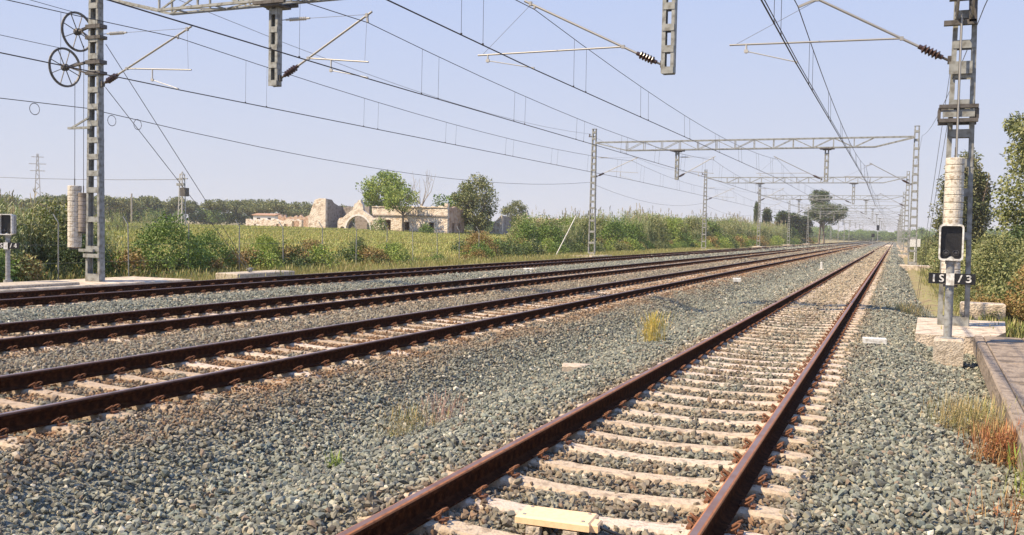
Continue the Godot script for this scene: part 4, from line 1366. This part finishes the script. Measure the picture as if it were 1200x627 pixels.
func reed_clump(seed_: int, n: int, h: float, spread: float) -> ArrayMesh:
	var rng := RandomNumberGenerator.new(); rng.seed = seed_
	var mb := MB.new()
	mb.tinted = true
	for k in n:
		var p := Vector3(rng.randfn() * spread, 0, rng.randfn() * spread)
		var hh := h * rng.randf_range(0.6, 1.08)
		var lean := Vector3(rng.randfn(), 0, rng.randfn()) * 0.07 * hh
		var tint: Color = REED[rng.randi() % REED.size()]
		mb.col = tint * 0.9
		var w := Vector3(rng.randfn(), 0, rng.randfn()).normalized() * 0.014
		mb.quad(p - w, p - w + Vector3(0, hh, 0) + lean, p + w + Vector3(0, hh, 0) + lean, p + w)
		var nl := 15
		for j in nl:
			var t := 0.18 + 0.82 * j / nl
			var b := p + Vector3(0, hh * t, 0) + lean * t
			var a := rng.randf() * TAU
			var len_ := rng.randf_range(0.35, 0.65) * (1.15 - 0.4 * t)
			var out := Vector3(cos(a), 0, sin(a))
			var side := Vector3(-sin(a), 0, cos(a)) * 0.028
			var m1 := b + out * len_ * 0.45 + Vector3(0, len_ * 0.42, 0)
			var e := b + out * len_ * rng.randf_range(0.85, 1.05) + Vector3(0, len_ * rng.randf_range(-0.15, 0.35), 0)
			mb.col = tint.lerp(REED[rng.randi() % REED.size()], 0.5) * rng.randf_range(0.8, 1.2)
			mb.quad(b - side * 0.5, m1 - side, m1 + side, b + side * 0.5)
			mb.tri(m1 - side, e, m1 + side)
		if rng.randf() < 0.10:
			mb.col = Color(0.34, 0.28, 0.19)
			for j in 5:
				var q := p + Vector3(0, hh * (1.0 + j * 0.022), 0) + lean
				mb.leaf(q, Vector3(rng.randfn() * 0.05, 0.28, rng.randfn() * 0.05), Vector3(0.03, 0, 0.02), Vector3.UP)
	return mb.mesh(M.leaf_thin)

func tuft(seed_: int, blades: int, h: float, spread: float, width: float, pal: Array, m: Material, heads := 0.35) -> ArrayMesh:
	var rng := RandomNumberGenerator.new(); rng.seed = seed_
	var mb := MB.new()
	mb.tinted = true
	for k in blades:
		var p := Vector3(rng.randfn() * spread * 0.5, 0, rng.randfn() * spread * 0.5)
		var hh := h * rng.randf_range(0.5, 1.1)
		var a := rng.randf() * TAU
		var bend := Vector3(cos(a), 0, sin(a)) * hh * rng.randf_range(0.08, 0.45)
		var side := Vector3(-sin(a), 0, cos(a)) * width
		mb.col = pal[rng.randi() % pal.size()] * rng.randf_range(0.8, 1.2)
		var m1 := p + Vector3(0, hh * 0.6, 0) + bend * 0.35
		var e := p + Vector3(0, hh, 0) + bend
		mb.quad(p - side, m1 - side * 0.8, m1 + side * 0.8, p + side)
		mb.tri(m1 - side * 0.8, e, m1 + side * 0.8)
		if rng.randf() < heads:
			mb.col = pal[rng.randi() % pal.size()] * 1.15
			mb.leaf(e - Vector3(0, 0.05, 0), Vector3(0, 0.16, 0) + bend.normalized() * 0.05, side.normalized() * width * 2.2, Vector3.UP)
	return mb.mesh(m)

func grove(called: String, label: String, category: String, meshes: Array, spots: Array) -> void:
	# spots: [x, z, kind, scale, tint]
	var o := thing(called, label, category)
	o.set_meta("kind", "stuff")
	var bufs := []
	for k in meshes.size(): bufs.push_back(PackedFloat32Array())
	var rng := RandomNumberGenerator.new(); rng.seed = called.hash() % 100000
	for s in spots:
		var b := Basis(Vector3.UP, rng.randf() * TAU).scaled(Vector3(s[3] * rng.randf_range(0.9, 1.1), s[3], s[3] * rng.randf_range(0.9, 1.1)))
		push(bufs[s[2]], b, V(s[0], land_y(s[0], s[1]) - 0.05, s[1]), s[4])
	for k in meshes.size():
		if bufs[k].size(): scatter("plants", meshes[k], bufs[k], o)

func make_plants() -> void:
	var rng := RandomNumberGenerator.new(); rng.seed = 2024
	var white := Color(1, 1, 1)
	# --- trees by the ruin
	tree("broadleaf_tree", "tall bright green broadleaf tree rising behind the arched gateway", V(-78.0, 0.75, 130.5), limbs(1, 9.0, 0.28, 0.35, 3.4, 7, M.bark_pale), crown(1, Vector3(4.3, 4.1, 3.4), Vector3(0.2, 6.3, 0), 66, 1.3, 150, 0.32, BRIGHT, M.leaf, 0.34, 0.75), "trees by the ruin")
	tree("broadleaf_tree", "light yellow-green sparse tree in front of the long ruined house", V(-67.4, 0.75, 119.2), limbs(2, 6.6, 0.20, 0.5, 2.4, 6, M.bark), crown(2, Vector3(3.0, 1.7, 2.2), Vector3(-0.6, 5.4, 0), 34, 0.8, 100, 0.26, BRIGHT, M.leaf, 0.34, 0.7), "trees by the ruin")
	tree("broadleaf_tree", "low green tree crown showing over the roof line of the ruined house", V(-64.5, 0.75, 131.0), limbs(3, 5.6, 0.2, 0.4, 2.6, 6, M.bark), crown(3, Vector3(3.5, 1.9, 2.6), Vector3(0, 4.8, 0), 36, 0.95, 120, 0.32, GREEN, M.leaf, 0.34, 0.7), "trees by the ruin")
	tree("broadleaf_tree", "big dark olive tree at the right end of the ruined house", V(-60.0, 0.75, 129.0), limbs(4, 7.6, 0.30, 0.3, 3.0, 7, M.bark), crown(4, Vector3(3.4, 4.2, 2.8), Vector3(0, 4.9, 0), 70, 1.2, 160, 0.30, OLIVE, M.leaf, 0.34, 0.8), "trees by the ruin")
	tree("bare_tree", "leafless grey tree sticking up behind the ruined house", V(-68.0, 0.75, 126.0), limbs(5, 10.6, 0.17, 0.45, 2.4, 8, M.bark_pale), null, "trees by the ruin")
	tree("round_pine", "rounded dark pine standing alone right of the ruins", V(-88.0, 1.2, 212.0), limbs(6, 6.5, 0.3, 0.3, 2.4, 6, M.bark), crown(6, Vector3(3.0, 3.5, 2.9), Vector3(0, 4.8, 0), 56, 1.15, 130, 0.36, OLIVE, M.leaf, 0.25, 0.8), "trees by the ruin")
	for q in [[-71.0, 118.5, 2.9, 2.4, "round green bush growing against the arch end of the ruined house"], [-63.3, 118.8, 2.3, 1.6, "small green bush before the window of the ruined house"], [-73.5, 121.8, 1.6, 2.0, "scraggy rust-coloured bush between gateway and house"]]:
		var o := thing("bush", q[4], "bush", V(q[0], 0.7, q[1]), 0.0, "bushes by the ruin")
		part("foliage", bush_mesh(int(q[1] * 10), q[2], q[3], 1500, 0.20, GREEN if q[3] != 2.0 else RUSTY, M.leaf), o)
	# --- cypresses and pines down the line
	var cy := crown(11, Vector3(0.75, 5.2, 0.75), Vector3(0, 5.6, 0), 110, 0.6, 70, 0.34, DARK, M.leaf, 0.3, 1.3, -0.6, 0.3)
	var trunk := limbs(12, 4.0, 0.2, 0.5, 0.4, 3, M.bark)
	for q in [[-36.5, 267.0, 1.08, "tall thin cypress behind the fourth left mast", 0.75], [-34.0, 270.0, 0.93, "second cypress, just right of the thin one", 1.25], [-30.6, 281.0, 0.88, "broad dark conifer, third of the row behind the masts", 2.3], [-28.6, 292.0, 0.85, "broad dark conifer, fourth of the row behind the masts", 2.2], [-26.0, 300.0, 0.78, "shorter dark conifer beside the big umbrella pine", 2.0]]:
		var o := tree("cypress", q[3], V(q[0], land_y(q[0], q[1]) + 0.9, q[1]), trunk, cy, "dark conifers down the line")
		o.scale = Vector3(q[4], q[2], q[4])
	var bp := limbs(13, 14.0, 0.35, 0.45, 5.5, 8, M.bark)
	tree("umbrella_pine", "large flat-topped pine beside the far left masts", V(-21.5, -0.3, 317.0), bp, crown(13, Vector3(6.6, 3.3, 5.4), Vector3(0.5, 10.0, 0), 100, 1.5, 130, 0.5, DARK, M.leaf, 0.25, 0.6), "pines down the line")
	tree("umbrella_pine", "tall narrow pine rising out of the flat-topped one", V(-23.5, -0.3, 322.0), limbs(14, 17.0, 0.35, 0.6, 2.2, 6, M.bark), crown(14, Vector3(3.0, 3.0, 3.0), Vector3(0, 15.0, 0), 44, 1.3, 110, 0.5, DARK, M.leaf, 0.25, 0.6), "pines down the line")
	# --- right-hand trees
	tree("eucalyptus", "big eucalyptus cut by the right edge of the photo", V(8.15, -0.9, 52.0), limbs(21, 10.2, 0.28, 0.3, 3.4, 9, M.bark_pale), crown(21, Vector3(3.5, 5.1, 3.2), Vector3(0, 6.0, 0), 170, 0.95, 380, 0.19, OLIVE, M.leaf, 0.26, 0.75, 0.5), "trees on the right")
	tree("eucalyptus", "smaller eucalyptus half hidden by the near right mast", V(4.9, -1.0, 80.0), limbs(22, 8.6, 0.24, 0.3, 1.9, 7, M.bark), crown(22, Vector3(1.7, 4.4, 1.8), Vector3(0, 5.2, 0), 110, 0.85, 300, 0.24, EUCA, M.leaf, 0.26, 0.9, 0.4), "trees on the right")
	var shrubs := []
	for k in 4: shrubs.push_back(bush_mesh(300 + k, 3.4, 3.0, 8500, 0.105, [OLIVE, DARK, RUSTY, OLIVE][k], M.leaf))
	for q in [[4.55, 20.5, 0, 0.98, "olive bush nearest the platform at the right edge"], [4.9, 24.5, 1, 1.0, "dark green bush behind the platform, second from the right edge"], [4.3, 28.6, 2, 0.9, "russet olive bush behind the low concrete wall"], [4.5, 33.5, 0, 1.0, "olive bush right of the near mast, beyond the low wall"], [3.7, 39.0, 3, 0.92, "pale olive bush seen between signal and near mast"], [5.6, 44.0, 1, 1.25, "dark green bush under the big eucalyptus"]]:
		var o := thing("bush", q[4], "bush", V(q[0], land_y(q[0], q[1]) - 0.1, q[1]), rng.randf() * TAU, "bushes right of the line")
		o.scale = Vector3.ONE * q[3]
		part("foliage", shrubs[q[2]], o)
	# --- the mass of scrub on the right farther on
	var mid_shrubs := []
	for k in 4: mid_shrubs.push_back(bush_mesh(330 + k, 3.2, 2.6, 2600, 0.18, [OLIVE, DARK, OLIVE, RUSTY][k], M.leaf))
	var spots := []
	for k in 120:
		var z := 44.0 + pow(rng.randf(), 1.5) * 260.0
		spots.push_back([rng.randf_range(3.6, 12.0) + z * 0.004, z, rng.randi() % 3, rng.randf_range(0.75, 1.3), white])
	for k in 16: spots.push_back([rng.randf_range(1.9, 3.2), rng.randf_range(27.0, 46.0), [0, 3][rng.randi() % 2], rng.randf_range(0.14, 0.34), white])
	for k in 26: spots.push_back([rng.randf_range(2.6, 4.2), rng.randf_range(46.0, 140.0), rng.randi() % 4, rng.randf_range(0.6, 0.9), white])
	for k in 60: spots.push_back([rng.randf_range(6.5, 16.0), rng.randf_range(14.0, 44.0), rng.randi() % 3, rng.randf_range(0.8, 1.2), white])
	grove("roadside_scrub", "tangled green scrub filling the right side beyond the masts", "scrub", mid_shrubs, spots)
	# --- left: named bushes in front of the fence
	var near_l := []
	for k in 4: near_l.push_back(bush_mesh(360 + k, 3.1, 2.35, 7500, 0.095, [GREEN, BRIGHT, RUSTY, DARK][k], M.leaf))
	for q in [[-26.0, 27.7, 0, 1.0, 1.0, "large dense green bush between the near left mast and the anchor"], [-26.4, 30.4, 0, 0.72, 0.8, "dark gap-leaved bush just right of the large green one"], [-26.3, 34.0, 1, 0.62, 0.72, "yellow-green bush by the fence, right of the anchor block"], [-26.6, 38.0, 2, 0.85, 0.62, "olive brown bush by the fence before the ruined tower"], [-26.4, 42.0, 3, 0.5, 0.66, "dark bush by the fence below the arched gateway"], [-25.9, 45.0, 1, 0.6, 0.55, "low yellow-green bush left of the bare fence stretch"], [-26.2, 57.0, 2, 1.0, 0.85, "broad russet bush by the fence right of the ruins"], [-26.8, 24.2, 3, 0.75, 0.7, "dark bush just right of the near left mast foot"]]:
		var o := thing("bush", q[5], "bush", V(q[0], land_y(q[0], q[1]) - 0.05, q[1]), rng.randf() * TAU, "bushes along the left fence")
		o.scale = Vector3(q[3], q[4], q[3])
		part("foliage", near_l[q[2]], o)
	# --- low scrub along the fence
	spots = []
	var low := []
	for k in 5: low.push_back(bush_mesh(400 + k, 2.2, 1.15, 1500, 0.12, [GREEN, BRIGHT, RUSTY, DARK, OLIVE][k], M.leaf))
	for k in 210:
		var z := 12.0 + pow(rng.randf(), 1.25) * 130.0
		var x := rng.randf_range(-27.6, -24.9)
		var s := rng.randf_range(0.55, 1.0)
		if z > 43.0 and z < 54.0: s *= 0.55
		if z > 58.0:
			s *= 1.25; x -= rng.randf() * 2.5
		if absf(z - 20.0) < 5.0: x = minf(x, -25.6)
		spots.push_back([x, z, rng.randi() % 5, s, white])
	for k in 120:
		var z := rng.randf_range(125.0, 340.0)
		spots.push_back([rng.randf_range(-30.0, -24.6), z, rng.randi() % 5, rng.randf_range(1.0, 1.9), white])
	grove("fence_scrub", "low mixed scrub along the left fence", "scrub", low, spots)
	# --- reeds
	var reeds := []
	for k in 3: reeds.push_back(reed_clump(500 + k, 26, 3.9, 0.55))
	spots = []
	for k in 230:
		var z := rng.randf_range(11.0, 27.0)
		var x := -27.6 - rng.randf() * 6.5
		spots.push_back([x, z, rng.randi() % 3, rng.randf_range(0.55, 0.80) * (1.0 - 0.25 * smoothstep(22.0, 27.0, z)), white])
	for k in 130:
		var z := rng.randf_range(40.0, 62.0)
		spots.push_back([-58.0 - rng.randf() * 14.0, z, rng.randi() % 3, rng.randf_range(0.4, 0.6), white])
	grove("reed_bed", "tall olive giant reeds at the left edge behind the fence", "reeds", reeds, spots)
	spots = []
	for k in 620:
		var z := 70.0 + pow(rng.randf(), 1.2) * 230.0
		var x := -28.5 - rng.randf() * (5.0 + z * 0.03)
		var patch := noise.get_noise_2d(x * 3.0, z * 3.0)
		if patch < 0.04 or -x > 0.40 * z: continue
		spots.push_back([x, z, rng.randi() % 3, rng.randf_range(0.85, 1.15) * (0.85 + 0.45 * smoothstep(75.0, 150.0, z)), white])
	grove("reed_thicket", "pale olive reed thicket behind the left masts down the line", "reeds", reeds, spots)
	# --- taller green shrubs rising from the thicket
	var tall := []
	for k in 5: tall.push_back(bush_mesh(430 + k, 4.6, 4.6, 3200, 0.22, [GREEN, BRIGHT, PALE, PALE, OLIVE][k], M.leaf_thin))
	spots = []
	for k in 330:
		var z := 66.0 + pow(rng.randf(), 1.35) * 260.0
		var x := -28.2 - rng.randf() * (5.0 + z * 0.035)
		if -x > 0.405 * z: continue
		spots.push_back([x, z, rng.randi() % 5, rng.randf_range(0.5, 0.92) * (0.85 + 0.4 * smoothstep(80.0, 160.0, z)), white])
	grove("tall_shrubs", "tall green shrubs rising out of the reed thicket", "shrubs", tall, spots)
	spots = []
	for k in 34: spots.push_back([-28.0 - rng.randf() * 5.0, rng.randf_range(12.0, 26.0), [2, 3, 4][rng.randi() % 3], rng.randf_range(0.42, 0.62), white])
	grove("reed_side_shrubs", "soft pale shrubs growing among the reeds at the left edge", "shrubs", tall, spots)
	# --- meadow
	var tufts := []
	for k in 4: tufts.push_back(tuft(600 + k, 22, 0.55, 0.8, 0.010, MEADOW, M.leaf_dry))
	spots = []
	for k in 76000:
		var t := pow(rng.randf(), 0.75)
		var x := lerpf(-26.2, -112.0, t)
		var z := rng.randf_range(-x * 0.60, -x * 2.7) if rng.randf() < 0.8 else rng.randf_range(10.0, 60.0)
		if z > 150.0 or z < 8.0: continue
		var s := rng.randf_range(0.75, 1.2) * (1.0 + 0.25 * t)
		spots.push_back([x, z, rng.randi() % 4, s, white * rng.randf_range(0.85, 1.12)])
	grove("meadow_grass", "tall yellow-green meadow grass between the fence and the ruins", "grass", tufts, spots)
	# --- far woods
	var pines := []
	for k in 3: pines.push_back(crown(700 + k, Vector3(5.4, 1.7, 5.4), Vector3(0, 8.6, 0), 34, 1.7, 60, 0.75, OLIVE, M.leaf, 0.3, 0.6))
	for k in 3: pines.push_back(crown(710 + k, Vector3(4.6, 3.6, 4.6), Vector3(0, 4.2, 0), 30, 1.8, 60, 0.75, GREEN, M.leaf, 0.3, 0.7))
	spots = []
	for k in 150:
		var t := rng.randf()
		if t > 0.10 and t < 0.17: continue
		var x := lerpf(-275.0, -190.0, t) + rng.randf_range(-14.0, 14.0)
		var z := lerpf(205.0, 310.0, t) + rng.randf_range(-16.0, 16.0)
		spots.push_back([x, z, rng.randi() % 3 if rng.randf() < 0.7 else 3 + rng.randi() % 3, rng.randf_range(0.55, 0.9), white])
	grove("pine_wood", "distant wood of umbrella pines along the left skyline", "wood", pines, spots)
	spots = []
	for k in 120: spots.push_back([rng.randf_range(-70.0, 50.0), rng.randf_range(668.0, 720.0), 3 + rng.randi() % 3, rng.randf_range(0.5, 0.95), white])
	for k in 420:
		var x := rng.randf_range(-620.0, 420.0)
		var z := rng.randf_range(560.0, 900.0)
		if absf(x + 8.0) < 24.0 and z < 670.0: continue
		spots.push_back([x, z, 3 + rng.randi() % 3, rng.randf_range(0.7, 1.4), white])
	for k in 90:
		var t := rng.randf()
		spots.push_back([lerpf(-150.0, -70.0, t) + rng.randf_range(-10, 10), lerpf(300.0, 330.0, t) + rng.randf_range(-20, 30), 3 + rng.randi() % 3, rng.randf_range(0.35, 0.7), white])
	grove("far_wood", "hazy far tree belt along the horizon", "wood", pines, spots)
	# --- single weeds on the gravel
	var weed := func(label: String, x: float, z: float, y: float, h: float, spread: float, blades: int, width: float, pal: Array, s: int, leafy := 0):
		var o := thing("weed", label, "weed", V(x, y, z), 0.0, "weeds on the gravel")
		part("stems", tuft(s, blades, h, spread, width, pal, M.leaf, 0.8), o)
		if leafy > 0: part("foliage", bush_mesh(s, spread * 1.9, h * 0.92, leafy, 0.022, pal, M.leaf), o)
	weed.call("yellow-green tufted weed between the two nearest tracks", -3.95, 16.1, -0.28, 0.46, 0.22, 200, 0.0022, [Color(0.50, 0.40, 0.07), Color(0.58, 0.44, 0.10), Color(0.36, 0.33, 0.06), Color(0.58, 0.40, 0.12)], 801, 1100)
	weed.call("tiny light green weed at the bottom left on the gravel", -4.6, 7.0, -0.50, 0.07, 0.05, 14, 0.002, BRIGHT, 802, 160)
	weed.call("sparse dry straw tuft on the gravel dip", -4.75, 8.6, -0.60, 0.30, 0.30, 160, 0.0016, DRY, 803, 260)
	weed.call("pinkish dry tuft beside the straw one on the gravel dip", -4.55, 9.0, -0.56, 0.34, 0.22, 110, 0.0016, [Color(0.40, 0.24, 0.20), Color(0.45, 0.30, 0.24)], 804, 200)
	weed.call("red-brown dry weed against the platform edge", 1.02, 9.7, -0.46, 0.34, 0.30, 500, 0.0016, RED, 805, 2600)
	weed.call("straw-coloured dry weed beside the red one at the platform", 0.82, 10.9, -0.44, 0.34, 0.44, 600, 0.0015, DRY, 806, 1800)
	weed.call("yellow-green flowering weed at the right edge by the platform", 1.22, 8.6, -0.47, 0.36, 0.22, 160, 0.003, BRIGHT, 807, 1600)
	weed.call("thin reddish trailing weed at the bottom right corner", 0.95, 7.6, -0.46, 0.16, 0.60, 160, 0.0015, RED, 808, 500)
	weed.call("low green grass patch behind the near right mast pad", 2.2, 25.2, -0.62, 0.22, 1.0, 700, 0.005, BRIGHT, 809)
	weed.call("russet dry weed before the near right mast", 0.35, 26.5, -0.36, 0.26, 0.6, 300, 0.003, DRY, 810, 500)
	var gt := []
	for k in 3: gt.push_back(tuft(620 + k, 26, 0.30, 0.6, 0.0055, [Color(0.26, 0.26, 0.09), Color(0.36, 0.31, 0.15), Color(0.18, 0.21, 0.06)], M.leaf_dry))
	spots = []
	for k in 3600:
		var z := rng.randf_range(12.0, 130.0)
		var x := rng.randf_range(-25.6, -20.9)
		if x > -24.7 and z < 25.0: continue
		if x > -22.5 and rng.randf() < 0.75: continue
		spots.push_back([x, z, rng.randi() % 3, rng.randf_range(0.5, 1.3), white])
	for k in 1500:
		spots.push_back([rng.randf_range(1.7, 4.6), rng.randf_range(19.0, 80.0), rng.randi() % 3, rng.randf_range(0.5, 1.2), white])
	grove("verge_grass", "short patchy grass on the verges beside the tracks", "grass", gt, spots)
